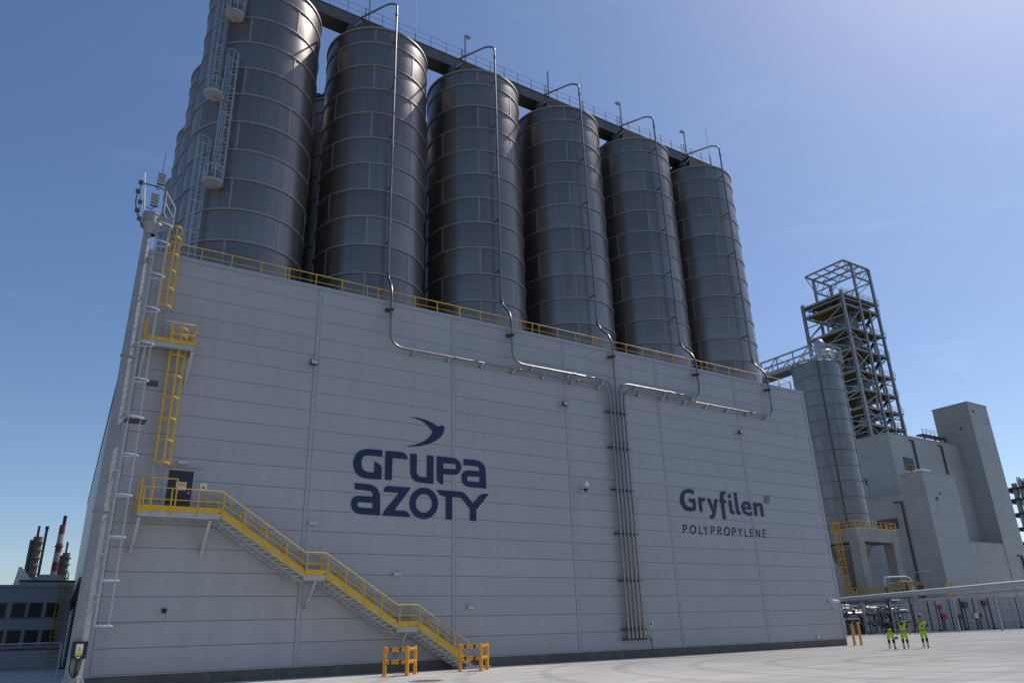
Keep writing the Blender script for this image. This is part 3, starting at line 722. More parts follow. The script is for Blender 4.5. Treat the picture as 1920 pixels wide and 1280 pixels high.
for y in (YF-.02, YB+.02):
    line = [(4.75,7.62)] ; P_ = [Vector((1.12, y, 7.62)) if y < -1 else Vector((4.2, y, 7.62)), Vector((4.75,y,7.62)), Vector((9.12,y,4.84)), Vector((10.22,y,4.84)), Vector((14.3,y,2.28)), Vector((15.5,y,2.28)), Vector((18.75,y,.25))]
    for k, h in enumerate((1.06, .52)): obj('top_rail' if k == 0 else 'mid_rail', MB().tube([p+Vector((0,0,h)) for p in P_], .027, 6), M['yellow'], st)
    g = MB()
    for a, b_ in zip(P_, P_[1:]): g.beam(a+Vector((0,0,.10)), b_+Vector((0,0,.10)), .014, .26)
    obj('toe_board', g, M['yellow'], st)
    for a, b_ in zip(P_, P_[1:]):
        n = max(1, round((b_-a).length/1.25))
        for k in range(n):
            p = a.lerp(b_, (k+.12)/n); obj('rail_post', MB().beam(p-Vector((0,0,.2)), p+Vector((0,0,1.06)), .06, .05), M['yellow'], st)
# end rails of the top landing with the raised guard round the ladder foot
y = YF-.02
g = [(1.12,-.15,7.62),(1.12,y,7.62)]
for h in (1.06, .52): obj('end_rail', MB().tube([Vector(p)+Vector((0,0,h)) for p in g], .027, 6), M['yellow'], st)
obj('toe_board', MB().beam((1.12,-.15,7.74),(1.12,y,7.74), .014, .26), M['yellow'], st)
obj('raised_rail', MB().tube([(1.12,-.15,9.12),(1.12,y,9.12),(2.66,y,9.12)], .027, 6), M['yellow'], st)
for x, yy in ((1.12,y),(1.62,y),(2.66,y),(1.12,-.17)): obj('rail_post', MB().beam((x,yy,7.4),(x,yy,9.14), .062, .052), M['yellow'], st)
for x in (1.12+.1, 4.35):
    obj('brace', MB().beam((x, YF+.08, 7.3), (x-.02, -.07, 5.78), .14, .10), M['galvp'], st)
obj('brace', MB().beam((9.75, YF+.08, 4.55), (9.7, -.07, 3.2), .13, .10), M['galvp'], st)
obj('brace', MB().beam((14.9, YF+.08, 2.0), (14.85, -.07, .75), .13, .10), M['galvp'], st)
obj('foot_pad', MB().box((18.3, -1.6, 0.0), (19.9, -.1, .14)), M['concrete'], st)

# ================================================================== FITTINGS ON THE WALL
def floodlight(p, label):
    x, z = p; t = thing('floodlight', label, 'floodlight', (x, -.03, z), 'floodlights high on the front wall')
    obj('bracket', MB().box((x-.05,-.25,z-.10),(x+.05,-.035,z-.02)).box((x-.20,-.30,z-.17),(x+.20,-.24,z-.12)), M['black'], t)
    c = Vector((x+.04,-.36,z)); g = MB(); g.add([c+Vector(q) for q in [(-.22,.10,-.14),(.22,.10,-.14),(.22,.16,.14),(-.22,.16,.14),(-.22,-.02,-.17),(.22,-.02,-.17),(.22,.04,.14),(-.22,.04,.14)]],
        [(0,1,2,3),(7,6,5,4),(0,4,5,1),(1,5,6,2),(2,6,7,3),(3,7,4,0)]); b_ = obj('housing', g, M['black'], t)
    g = MB(); g.add([c+Vector(q) for q in [(-.18,-.012,-.13),(.18,-.012,-.13),(.18,.03,.11),(-.18,.03,.11),(-.18,-.026,-.13),(.18,-.026,-.13),(.18,.016,.11),(-.18,.016,.11)]],
        [(0,1,2,3),(7,6,5,4),(0,4,5,1),(1,5,6,2),(2,6,7,3),(3,7,4,0)]); obj('lens', g, M['lamp'], b_)
floodlight((9.19,16.55), 'left floodlight on the wall, near the first panel joint')
floodlight((27.14,16.52), 'middle floodlight on the wall, above the gap between the two names')
floodlight((45.11,16.54), 'right floodlight on the wall, above the product name')
def bulkhead(p, label):
    x, z = p; t = thing('bulkhead_lamp', label, 'wall lamp', (x, -.03, z), 'bulkhead lamps along the stairs')
    obj('base', MB().box((x-.24,-.12,z-.10),(x+.24,-.035,z+.10)), M['galv'], t)
    g = MB().box((x-.20,-.20,z-.075),(x+.20,-.121,z+.075)); obj('diffuser', g, M['lamp'], t)
bulkhead((2.95,10.2), 'bulkhead lamp above the black door'); bulkhead((9.81,7.54), 'bulkhead lamp beside the first panel joint above the stairs')
bulkhead((14.8,5.0), 'bulkhead lamp over the middle stair flight'); bulkhead((19.51,3.22), 'bulkhead lamp right of the stair foot')
# dish receiver
t = thing('dish_receiver', 'small white square receiver on a bracket between the two names', 'antenna', (28.38,-.03,10.9))
obj('bracket', MB().box((28.2,-.10,10.6),(28.4,-.035,10.8)).tube([(28.3,-.1,10.7),(28.35,-.35,10.72)], .03, 6), M['galv'], t)
obj('panel', MB().beam((28.46,-.42,10.86),(28.56,-.40,11.14), .30, .07, (0,1,0)), M['white'], t)
obj('camera_head', MB().tube([(28.22,-.4,10.62),(28.5,-.44,10.62)], .075, 10).tube([(28.36,-.36,10.45),(28.36,-.36,10.6)], .05, 8), M['black'], t)
# CCTV camera on the left and one at the right corner
t = thing('security_camera', 'black security camera with a cable low on the left of the wall', 'camera', (3.0,-.03,3.22))
obj('base', MB().tube([(3.0,-.035,3.24),(3.0,-.11,3.24)], .13, 14), M['galv'], t)
obj('dome', MB().sphere((3.0,-.16,3.22), .12), M['black'], t)
obj('conduit', MB().tube(bend([(3.13,-.06,3.18),(3.2,-.06,2.9),(2.9,-.06,2.72),(2.2,-.06,2.68),(.30,-.06,2.68)], .2), .015, 6), M['galv'], t)
t = thing('security_camera', 'white security camera near the right corner of the wall', 'camera', (53.37,-.03,3.3))
obj('base', MB().box((53.1,-.12,3.3),(53.3,-.035,3.5)), M['galv'], t)
obj('camera_body', MB().tube([(53.1,-.4,3.42),(53.75,-.5,3.36)], .11, 10).tube([(53.2,-.1,3.4),(53.35,-.42,3.4)], .05, 6), M['white'], t)
obj('conduit', MB().tube(bend([(53.4,-.08,3.2),(53.5,-.06,2.75),(54.6,-.06,2.65)], .2), .02, 6), M['galv'], t)
def sign(p, s, label, mats, tri=None):
    x, z = p; t = thing('warning_sign' if tri else 'notice_sign', label, 'sign', (x,-.03,z))
    pl = obj('plate', MB().box((x-s,-.040,z-s*1.15),(x+s,-.032,z+s*1.15)), mats[0], t)
    if tri:
        g = MB(); q = s*.75; g.poly([(x-q,-.041,z-q*.75),(x+q,-.041,z-q*.75),(x,-.041,z+q*.85)], (0,-.004,0)); w = obj('triangle', g, M['signy'], pl)
        g = MB(); q = s*.30; g.poly([(x-q,-.0465,z-q*.75),(x+q,-.0465,z-q*.75),(x,-.0465,z+q*.9)], (0,-.003,0)); obj('symbol', g, M['black'], pl)
    else:
        obj('symbol', MB().tube([(x,-.041,z+s*.25),(x,-.046,z+s*.25)], s*.7, 20), M['blue'], pl)
        obj('caption', MB().box((x-s*.8,-.044,z-s*.95),(x+s*.8,-.0405,z-s*.65)), M['blue'], pl)
sign((4.10,9.06), .17, 'white warning sign with a yellow triangle right of the black door', (M['white'],), True)
sign((33.5,2.02), .17, 'small white and blue mandatory sign right of the pipe bundle', (M['white'],))
obj('wall_vent', MB().box((.78,-.10,13.95),(1.30,-.035,14.22)).box((.84,-.14,14.0),(.98,-.1,14.16)).box((1.08,-.14,14.0),(1.24,-.1,14.16)), M['framed'], None, 'small dark junction boxes on the wall left of the yellow ladder', 'junction box', org=(1.0,-.03,14.0))
obj('wall_outlet', MB().tube([(51.0,-.036,.72),(51.0,-.16,.72)], .07, 10).box((50.9,-.08,.6),(51.1,-.034,.85)), M['white'], None, 'tiny white outlet low on the wall near the right corner', 'outlet', org=(51,-.03,.7))

# ================================================================== TELECOM MAST
MX, MY = -.41, -1.6
mt_ = thing('telecom_mast', 'tall tapered grey telecom mast at the left corner of the warehouse', 'mast', (MX, MY, 0))
zj = [0.12, 7.4, 14.8, 21.9]; rr = lambda z: .36-.0075*z
def octo(z0, z1, r0, r1):
    g = MB(); k8 = [R_(22.5-11+45*k) for k in range(8)]
    g.add([(MX+r0*math.cos(a), MY+r0*math.sin(a), z0) for a in k8]+[(MX+r1*math.cos(a), MY+r1*math.sin(a), z1) for a in k8], [(k, (k+1) % 8, 8+(k+1) % 8, 8+k) for k in range(8)]+[tuple(range(8,16))])
    return g
for a, b_ in zip(zj, zj[1:]):
    obj('pole_section', octo(a, b_, rr(a)+.012, rr(b_)), M['mastgrey'], mt_)
    obj('flange', MB().cyl((MX,MY), rr(b_)+.05, b_-.04, b_+.04, 18), M['mastgrey'], mt_)
obj('base_plate', MB().cyl((MX,MY), .55, .02, .12, 18), M['galvp'], mt_)
for k in range(10):
    a = 2*math.pi*k/10; obj('gusset', MB().beam((MX+.42*math.cos(a), MY+.42*math.sin(a), .12), (MX+.26*math.cos(a), MY+.26*math.sin(a), .62), .02, .18), M['galvp'], mt_)
# head: round platform, upstand, rails
HZ0 = 21.95
obj('head_platform', MB().lathe((MX+.15,MY), [(.22,HZ0-.45),(.48,HZ0-.05),(.56,HZ0+.0),(.56,HZ0+.10),(.05,HZ0+.10)], 24), M['mastgrey'], mt_)
obj('head_drum', MB().cyl((MX+.05,MY), .42, HZ0+.11, HZ0+.75, 10), M['mastgrey'], mt_)
obj('support_plate', MB().poly([(MX+.2,MY-.3,HZ0-.5),(MX+1.0,MY-.3,HZ0-.05),(MX+1.1,MY-.3,HZ0+.75),(MX+.4,MY-.3,HZ0+.6)], (0,.04,0)), M['mastgrey'], mt_)
g = MB()
for z in (22.55, 23.15, 23.8):
    obj('head_rail', MB().tube([(MX+.55, MY-.55, z+.12), (MX+1.15, MY+.25, z-.28)], .028, 6), M['white'], mt_)
for p in ((.55,-.55,.12),(1.15,.25,-.28)):
    obj('head_rail', MB().tube([(MX+p[0],MY+p[1],22.5+p[2]),(MX+p[0],MY+p[1],23.85+p[2])], .02, 6), M['white'], mt_)
def fins(x, z, nm, hgt=.55):
    a = obj(nm, MB().box((x-.18, MY-.40, z), (x+.18, MY-.28, z+hgt)), M['framed'], mt_)
    for k in range(5): obj('fin', MB().box((x-.20, MY-.46, z+.03+k*hgt/5), (x+.20, MY-.402, z+.03+(k+.62)*hgt/5)), M['galvp'], a)
fins(MX+.05, 23.0, 'radio_unit', .75); fins(MX+.20, 24.35, 'radio_unit', .7)
obj('antenna_arm', MB().tube([(MX-.55,MY-.25,24.25),(MX+.2,MY-.35,24.2),(MX+.75,MY-.5,23.85)], .035, 6), M['framed'], mt_)
obj('antenna_panel', MB().tube([(MX-.62,MY-.2,24.9),(MX-.36,MY-.25,22.75)], .055, 8), M['white'], mt_)
obj('antenna_panel', MB().tube([(MX-.74,MY-.2,24.3),(MX-.52,MY-.25,22.35)], .04, 8), M['galvp'], mt_)
for k, z in enumerate((24.25, 23.7, 23.1, 22.6, 22.15)):
    x = MX-.72+(24.25-z)*.10-(.12 if k % 2 else 0); obj('clamp', MB().box((x-.10,MY-.36,z-.08),(x+.10,MY-.16,z+.08)), M['framed'], mt_)
obj('feeder_cable', MB().tube(bend([(MX-.66,MY-.2,24.2),(MX-.85,MY-.2,23.2),(MX-.6,MY-.2,22.3),(MX-.25,MY-.2,21.7)], .4), .03, 6), M['rubber'], mt_)
obj('feeder_cable', MB().tube(bend([(MX-.3,MY-.3,22.9),(MX-.05,MY-.5,22.7),(MX+.15,MY-.4,23.0)], .2), .025, 6), M['rubber'], mt_)
obj('feeder_cable', MB().tube(bend([(MX+.0,MY-.4,24.2),(MX+.08,MY-.5,23.9),(MX+.2,MY-.4,24.1)], .2), .025, 6), M['rubber'], mt_)
obj('spike', MB().tube([(MX+.2,MY-.3,24.9),(MX+.24,MY-.3,26.4)], .018, 5), M['framed'], mt_)
for z in (3.8, 5.5, 9.2, 12.0, 15.5, 18.0, 20.2):
    obj('cable_clip', MB().tube([(MX+.26,MY-.12,z),(MX+.40,MY-.18,z+.02)], .05, 6), M['galv'], mt_)
# control box near the mast foot
cb = thing('control_box', 'black control box with yellow warning label and hanging cables on the mast foot', 'control box', (MX+.05, MY-.4, 1.6))
b_ = obj('housing', MB().box((MX-.28,MY-.52,1.30),(MX+.30,MY-.30,1.98)), M['black'], cb)
obj('warning_label', MB().box((MX-.12,MY-.526,1.42),(MX+.14,MY-.5205,1.88)), M['white'], b_)
obj('warning_triangle', MB().poly([(MX-.08,MY-.527,1.58),(MX+.10,MY-.527,1.58),(MX+.01,MY-.527,1.80)], (0,-.003,0)), M['signy'], b_)
obj('warning_caption', MB().box((MX-.12,MY-.531,1.42),(MX+.14,MY-.5275,1.54)), M['signy'], b_)
obj('tag_label', MB().box((MX-.05,MY-.528,1.33),(MX+.08,MY-.5205,1.39)), M['white'], b_)
for dx in (-.22, -.02, .08, .16):
    obj('cable', MB().tube(bend([(MX+dx,MY-.42,1.30),(MX+dx-.03,MY-.44,.85),(MX-.02,MY-.46,.55),(MX+.08+dx*.3,MY-.4,.75)], .2), .028, 6), M['rubber'], cb)
caged_ladder('lower galvanised caged ladder on the right side of the mast', 'mast ladders', (MX+.44, MY-.24, 2.55), 10.55, 0.0, M['galv'], M['galvl'], w=.50, depth=.70, cage_from=.02, hoop=1.85, strips=2, rise=1.2, cw=.06)
caged_ladder('upper galvanised caged ladder on the mast, ending under the antenna platform', 'mast ladders', (MX+.40, MY-.24, 11.75), 20.9, 0.0, M['galv'], M['galvl'], w=.50, depth=.70, cage_from=.02, hoop=1.85, strips=2, rise=1.2, cw=.06)
obj('ladder_rest_plate', MB().box((MX+.35,MY-.38,11.62),(MX+1.25,MY+.38,11.68)), M['framed'], None, 'dark grating plate between the two mast ladders', 'platform', org=(MX+.8,MY,11.62))

# ================================================================== YARD BARRIERS
def barrier(label, A, B_, C_):
    A, B_, C_ = Vector(A), Vector(B_), Vector(C_)
    t = thing('safety_barrier', label, 'barrier', A, 'amber tube barriers at the stair foot')
    H = 1.28; Z = Vector((0,0,1))
    for p in (A, B_, C_):
        obj('post', MB().cyl((p.x,p.y), .095, .02, H, 16), M['amber'], t); obj('foot_plate', MB().cyl((p.x,p.y), .15, .0, .02, 16), M['amber'], t)
        obj('post_cap', MB().sphere((p.x,p.y,H), .095, 14, .5), M['amber'], t)
    for z in (H-.10, .62):
        for p, q in ((A,B_),(B_,C_)):
            r_ = obj('rail', MB().tube([p+Z*z, q+Z*z], .088, 14), M['amber'], t)
            d = (q-p).normalized(); l = (q-p).length
            for f_ in (.28, .72): c = p+(q-p)*f_+Z*z; obj('black_band', MB().tube([c-d*.055, c+d*.055], .0905, 14), M['black'], r_)
barrier('amber tube barrier with black bands left of the stair foot', (12.72,-3.45,0), (13.42,-4.5,0), (14.40,-3.35,0))
barrier('amber tube barrier with black bands beside the stair foot pad', (17.0,-3.3,0), (17.72,-4.2,0), (18.7,-3.2,0))
for k, (x, y, h) in enumerate(((54.95,-.5,1.55),(55.1,-1.0,1.7))):
    t = thing('bollard', ['amber bollard half hidden at the right corner of the warehouse', 'taller-looking amber bollard in front at the right corner of the warehouse'][k], 'bollard', (x,y,0), 'corner bollards')
    obj('post', MB().cyl((x,y), .10, .02, h, 16), M['amber'], t); obj('foot_plate', MB().cyl((x,y), .17, 0, .02, 16), M['amber'], t); obj('post_cap', MB().sphere((x,y,h), .10, 14, .4), M['amber'], t)

# ================================================================== RIGHT BACKGROUND
def solid(parent, name, a, b_, mt, label=None):
    o = obj(name, MB().box(a, b_), mt, parent)
    if label: o['label'] = label
    return o
def clad_box(t, x0, x1, y0, y1, z1, mt, rows=6, z0=0.0):
    """box building clad in wide horizontal sheets on the two visible faces"""
    solid(t, 'core_wall', (x0+.06, y0+.06, z0), (x1, y1, z1-.05), M['clad_back'])
    h = (z1-z0)/rows
    for r in range(rows):
        a, b_ = z0+r*h+.015, z0+(r+1)*h-.015
        solid(t, 'wall_sheet', (x0, y0, a), (x1, y0+.05, b_), mt); solid(t, 'wall_sheet', (x0, y0+.052, a), (x0+.05, y1, b_), mt)
    solid(t, 'corner_trim', (x0-.06, y0-.06, z0), (x0+.12, y0+.12, z1), mt)
    solid(t, 'roof_edge', (x0-.1, y0-.1, z1), (x1+.1, y1+.1, z1+.18), mt)
# block A carries the steel tower
A = thing('process_hall', 'pale green-grey hall under the steel tower', 'building', (149.7, 46.6, 0))
clad_box(A, 149.7, 178.5, 46.6, 68, 39.2, M['greenwall'], 9)
o = solid(A, 'opening', (153.5, 46.52, 31.5), (157.2, 46.598, 34.3), M['glass'])
for k in range(4): obj('opening_rail', MB().beam((153.6+k*1.15,46.4,31.6),(153.6+k*1.15,46.4,32.7), .08,.08), M['yellow'], A)
obj('opening_rail', MB().beam((153.5,46.4,32.7),(157.2,46.4,32.7), .08,.08), M['yellow'], A)
for x in (158.6, 170.2):
    obj('downpipe', MB().beam((x,46.4,24),(x,46.4,38.3), .3,.3), M['framed'], A)
    obj('gutter_arm', MB().beam((x-1.3,46.4,38.4),(x+.2,46.4,38.4), .25,.25), M['framed'], A)
solid(A, 'louvre', (161.5,46.50,29.3),(163,46.597,30.2), M['framed']); solid(A, 'louvre', (168.6,46.50,29.2),(170.2,46.597,30), M['framed'])
o = solid(A, 'wall_grille', (149.62, 53.5, 29.2), (149.697, 55.6, 30.6), M['framed'])
# block B, low and near
B = thing('front_block', 'lower pale grey block standing in front of the halls', 'building', (142.2, 37.3, 0))
clad_box(B, 142.2, 153.9, 37.3, 41.9, 28.5, M['greenwall'], 7)
solid(B, 'roof_unit', (143.2, 37.9, 28.7), (146.5, 39.5, 29.3), M['white'])
solid(B, 'wall_vent', (145.2, 37.2, 23.2), (145.9, 37.297, 23.8), M['framed']); solid(B, 'wall_vent', (146.9, 37.2, 24.4), (147.3, 37.297, 24.8), M['framed'])
D = thing('side_annex', 'long annex wall left of the lower block, with a grille', 'building', (142.3, 42, 0))
clad_box(D, 142.3, 149.6, 41.95, 62, 24.9, M['greenwall'], 6)
solid(D, 'wall_grille', (142.21, 44.2, 18.6), (142.297, 48.6, 20.6), M['framed'])
solid(D, 'window', (142.21, 55.0, 10.2), (142.297, 57.0, 11.8), M['glass'])
obj('downpipe', MB().beam((142.1,42.6,2),(142.1,42.6,23.4), .3,.3), M['framed'], D); obj('gutter_arm', MB().beam((142.1,42.4,23.5),(142.1,44.2,23.5), .25,.25), M['framed'], D)
# tall block C and its low wing E
Cc = thing('tall_block', 'tall windowless grey-green block on the far right', 'building', (178.6, 42.5, 0))
clad_box(Cc, 178.6, 187.5, 42.5, 50.8, 48.9, M['greenwall'], 11)
solid(Cc, 'wall_vent', (180.3, 42.4, 46.6), (180.8, 42.497, 47.2), M['framed']); solid(Cc, 'wall_vent', (178.51, 45, 43), (178.597, 45.5, 43.5), M['framed'])
E_ = thing('low_wing', 'low pale wing at the foot of the tall block', 'building', (155, 42.55, 0))
clad_box(E_, 155, 195, 42.56, 50, 16.5, M['greenwall'], 4)
for x in (182.6,):
    obj('downpipe', MB().beam((x+2.4,42.3,2.0),(x+2.4,42.3,14.2), .35,.35), M['framed'], E_); obj('gutter_arm', MB().beam((x+.6,42.3,14.3),(x+2.5,42.3,14.3), .25,.25), M['framed'], E_)
# ---- steel tower
T = thing('steel_tower', 'tall open steel process tower with stacked platforms behind the pale hall', 'tower', (153.2, 52.5, 39))
TX = [153.2, 160.0, 167.3]; TY = [52.45, 63.4]; UX = [160.0, 167.3]
TLV = [39.4, 43.4, 47.4, 51.6, 56.2, 61.6, 66.9, 73.0, 75.6]; ZU = 85.0; ZL = 76.2
def col(a, b_, w): obj('column', MB().ibeam(a, b_, w, w, .07), M['frame'], T)
for y in TY:
    col((TX[0],y,39.3),(TX[0],y,ZL), .65); col((TX[1],y,39.3),(TX[1],y,ZU), .55); col((TX[2],y,39.3),(TX[2],y,ZU), .6)
col((163.6, TY[0], 39.3), (163.6, TY[0], 73), .35)
for li, z in enumerate(TLV):
    x1 = TX[2]+(1.3 if li % 2 == 0 else .9); x0 = TX[0]
    g = MB().box((x0+.35, TY[0]+.3, z-.08), (x1, TY[1]-.3, z)); 
    # deck with a stair opening
    d_ = obj('platform_deck', g, M['walksteel'], T)
    for y in (TY[0], TY[1]): obj('floor_beam', MB().ibeam((x0,y,z-.32),(x1,y,z-.32), .3,.48,.06), M['frame'], T)
    for x in TX: obj('floor_beam', MB().ibeam((x,TY[0],z-.32),(x,TY[1],z-.32), .3,.48,.06), M['frame'], T)
    for k in range(6):
        x = x0+1.2+k*2.3; obj('joist', MB().beam((x,TY[0]+.4,z-.35),(x,TY[1]-.4,z-.35), .2,.45), M['olive'], d_)
    for y in (TY[0]-.15, TY[1]+.1):
        obj('hand_rail', MB().beam((x0,y,z+1.1),(x1,y,z+1.1), .07,.07), M['olive'], T); obj('hand_rail', MB().beam((x0,y,z+.55),(x1,y,z+.55), .05,.05), M['olive'], T)
        for k in range(8): x = x0+(x1-x0)*k/7; obj('rail_post', MB().beam((x,y,z),(x,y,z+1.1), .06,.06), M['olive'], T)
    obj('hand_rail', MB().beam((x1,TY[0],z+1.1),(x1,TY[1],z+1.1), .07,.07), M['olive'], T)
    for k in range(1, 6): y = TY[0]+(TY[1]-TY[0])*k/6; obj('rail_post', MB().beam((x1,y,z),(x1,y,z+1.1), .06,.06), M['olive'], T)
for li in range(len(TLV)-2):
    z0, z1 = TLV[li], TLV[li+1]-.5; xm = (TX[0]+TX[1])/2
    for y in TY:
        a, b_ = ((TX[0],y,z0),(TX[1],y,z1)) if li % 2 == 0 else ((TX[1],y,z0),(TX[0],y,z1))
        obj('brace', MB().beam(a, b_, .22,.22), M['frame'], T)
        if li in (0,1,4): obj('brace', MB().beam((TX[1],y,z0) if li % 2 == 0 else (TX[0],y,z0), (TX[0],y,z1) if li % 2 == 0 else (TX[1],y,z1), .2,.2), M['frame'], T)
        if li in (1,3,4): obj('brace', MB().beam((TX[1],y+.05,z0),(TX[2],y+.05,z1), .2,.2), M['frame'], T)
    for x in (TX[0], TX[2]):
        a, b_ = ((x,TY[0],z0),(x,TY[1],z1)) if li % 2 else ((x,TY[1],z0),(x,TY[0],z1))
        obj('brace', MB().beam(a, b_, .22,.22), M['frame'], T)
        if x == TX[0] and li >= 4: obj('brace', MB().beam((x+.05,TY[1],z0) if li % 2 else (x+.05,TY[0],z0), (x+.05,TY[0],z1) if li % 2 else (x+.05,TY[1],z1), .18,.18), M['frame'], T)
# open crown
x0c = 156.7
for y in TY: obj('crown_beam', MB().ibeam((x0c,y,ZU),(TX[2],y,ZU), .35,.45,.06), M['frame'], T); obj('crown_beam', MB().ibeam((TX[1],y,ZU-3.6),(TX[2],y,ZU-3.6), .3,.4,.06), M['frame'], T)
for x in (x0c, TX[1], 163.6, TX[2]): obj('crown_beam', MB().ibeam((x,TY[0],ZU),(x,TY[1],ZU), .3,.4,.06), M['frame'], T)
for y in TY:
    obj('brace', MB().beam((x0c,y,ZU),(TX[1],y,ZU-3.5), .16,.16), M['frame'], T); obj('brace', MB().beam((TX[1],y,ZU-3.6),(TX[2],y,ZU), .16,.16), M['frame'], T); obj('brace', MB().beam((TX[1],y,ZL),(TX[2],y,ZU-3.6), .16,.16), M['frame'], T)
for x in (TX[1], TX[2]):
    obj('brace', MB().beam((x,TY[0],ZL),(x,TY[1],ZU), .16,.16), M['frame'], T); obj('brace', MB().beam((x,TY[1],ZL),(x,TY[0],ZU), .16,.16), M['frame'], T)
obj('brace', MB().beam((x0c,TY[0],ZU),(163.6,TY[1],ZU), .14,.14), M['frame'], T); obj('brace', MB().beam((TX[2],TY[0],ZU),(163.6,TY[1],ZU-.02), .14,.14), M['frame'], T)
for y in TY:
    for k in range(3): xx = TX[1]+(TX[2]-TX[1])*k/3; obj('brace', MB().beam((xx,y,ZU-3.6),(xx+2.43,y,ZU), .14,.14), M['frame'], T)
for k in range(1, 4): yy = TY[0]+(TY[1]-TY[0])*k/4; obj('crown_beam', MB().beam((x0c,yy,ZU-.05),(TX[2],yy,ZU-.05), .2,.28), M['frame'], T)
for x in (TX[1], TX[2]): obj('crown_beam', MB().beam((x,TY[0],ZU-3.6),(x,TY[1],ZU-3.6), .24,.3), M['frame'], T)
for z0, z1, r_ in ((39.5,50,1.7),(50,62,2.1),(62,73.5,2.5)): obj('reactor_vessel', MB().cyl((161.5,57.5), r_, z0, z1-.02, 24), M['tank'], T)
obj('reactor_vessel', MB().lathe((161.5,57.5), [(2.5,73.5),(2.2,74.6),(1.2,75.3),(.02,75.5)], 24), M['tank'], T)
for dx, dy, z0, z1 in ((-4.2,-3,40,66),(-2.9,3.5,40,72),(3.6,-3.6,42,70),(4.4,2.0,40,60),(-1.0,-3.9,44,58)):
    obj('process_pipe', MB().tube(bend([(161.5+dx,57.5+dy,z0),(161.5+dx,57.5+dy,z1),(161.5,57.5,z1+.5)], 1.2), .28, 8), M['galv'], T)
for k, (x, y, z) in enumerate(((156,55,52.5),(158.5,60,57),(156.5,58,67.8),(164.5,55,67.8),(157.5,56,62.4),(164,60,57),(156.5,55.5,44.2))):
    obj('equipment_drum', MB().tube([(x-.9,y,z),(x+.9,y,z)], .75, 14), M['tank'], T)
for lv in range(2, 7):
    z = TLV[lv]; xl = TX[2]+.9
    for q in (-.25,.25): obj('ladder_stile', MB().beam((xl+q,TY[1]-2,z),(xl+q,TY[1]-2,z+5.4), .06,.06), M['frame'], T)
    for k in range(12): obj('ladder_rung', MB().beam((xl-.25,TY[1]-2,z+.4+k*.42),(xl+.25,TY[1]-2,z+.4+k*.42), .05,.05), M['frame'], T)
rt_ = random.Random(11)
for li in range(len(TLV)-1):
    z0, z1 = TLV[li], TLV[li+1]
    for k in range(7):
        x, y = rt_.uniform(TX[0]+.6, TX[2]-.6), rt_.uniform(TY[0]+.7, TY[1]-.7); h_ = rt_.uniform(1.2, z1-z0-.6)
        obj('service_pipe', MB().tube(bend([(x,y,z0),(x,y,z0+h_),(x+rt_.uniform(-2.5,2.5),y,z0+h_),(x+rt_.uniform(-2,2),y+rt_.uniform(-1,1),z1-.3)], .4, 3), rt_.uniform(.07,.16), 6), M[rt_.choice(['framed','tank','galv','rust'])], T)
    for k in range(4):
        x, y = rt_.uniform(TX[0]+1, TX[2]-1), rt_.uniform(TY[0]+1, TY[1]-1); a_ = rt_.uniform(.5,1.1)
        obj('equipment_cabinet', MB().box((x-a_,y-a_*.7,z0+.02),(x+a_,y+a_*.7,z0+rt_.uniform(1.2,2.6))), M[rt_.choice(['framed','tank','rust','olive'])], T)
    # stair flight between the decks
    obj('stair_flight', MB().beam((TX[1]+.8,TY[0]+.9,z0),(TX[2]-.8,TY[0]+.9,z1-.1), 1.0,.22), M['framed'], T)
    obj('sub_beam', MB().beam((TX[0],TY[0],(z0+z1)/2),(TX[0],TY[1],(z0+z1)/2), .2,.25), M['frame'], T)
    if li % 2: obj('sub_beam', MB().beam((TX[0],TY[0],(z0+z1)/2),(TX[2],TY[0],(z0+z1)/2), .2,.25), M['frame'], T)
# roof gangway right of the tower
t = thing('roof_gangway', 'small gangway with railing on the hall roof right of the tower', 'walkway', (168.5, 49, 39.4))
obj('deck', MB().box((167.6,48.5,41.2),(177.5,50.2,41.5)), M['framed'], t)
for x in (168.2, 172.8, 177.2): obj('leg', MB().beam((x,48.7,39.4),(x,48.7,41.2), .3,.3), M['framed'], t)
railing(t, [(167.6,48.5,41.5),(177.5,48.5,41.5)], 1.1, M['frame'], .05, 1.6, (.5,))

# ---- concrete table with its own silo
CT = thing('concrete_frame', 'concrete table frame with yellow railings carrying a steel silo', 'frame', (118.5, 39.8, 0))
X0, X1, Y0, Y1, ZT = 112.6, 124.2, 34.4, 45.2, 16.1
for x in (X0+.9, X1-.9):
    for y in (Y0+.9, Y1-.9): obj('leg', MB().box((x-.85,y-.85,0),(x+.85,y+.85,ZT-2.0)), M['concrete'], CT)
for y in (Y0, Y1-1.0): obj('table_beam', MB().box((X0,y,ZT-2.0),(X1,y+1.0,ZT)), M['concrete'], CT)
for x in (X0, X1-1.0): obj('table_beam', MB().box((x,Y0+1.0,ZT-2.0),(x+1.0,Y1-1.0,ZT)), M['concrete'], CT)
obj('table_slab', MB().box((X0+1,Y0+1,ZT-.5),(X1-1,Y1-1,ZT-.02)), M['concrete'], CT)
obj('lower_slab', MB().box((X0-.6,Y0+.0,3.6),(X0+6.0,Y1,5.0)), M['concrete'], CT)
railing(CT, [(X0,Y1,ZT),(X0,Y0,ZT),(X1,Y0,ZT),(X1,Y1,ZT)], 1.25, M['yellow'], .06, 1.5, (.5,), pr=.1, toe=.22)
railing(CT, [(X0-.6,Y1,5.0),(X0-.6,Y0,5.0),(X0+6,Y0,5.0)], 1.9, M['yellow'], .06, .75, (.33,.66), pr=.1, toe=.35)
railing(CT, [(X1-3,Y0-.1,6.2),(X1+1.6,Y0-.1,6.2)], 1.6, M['yellow'], .06, .8, (.33,.66), pr=.1, toe=.3)
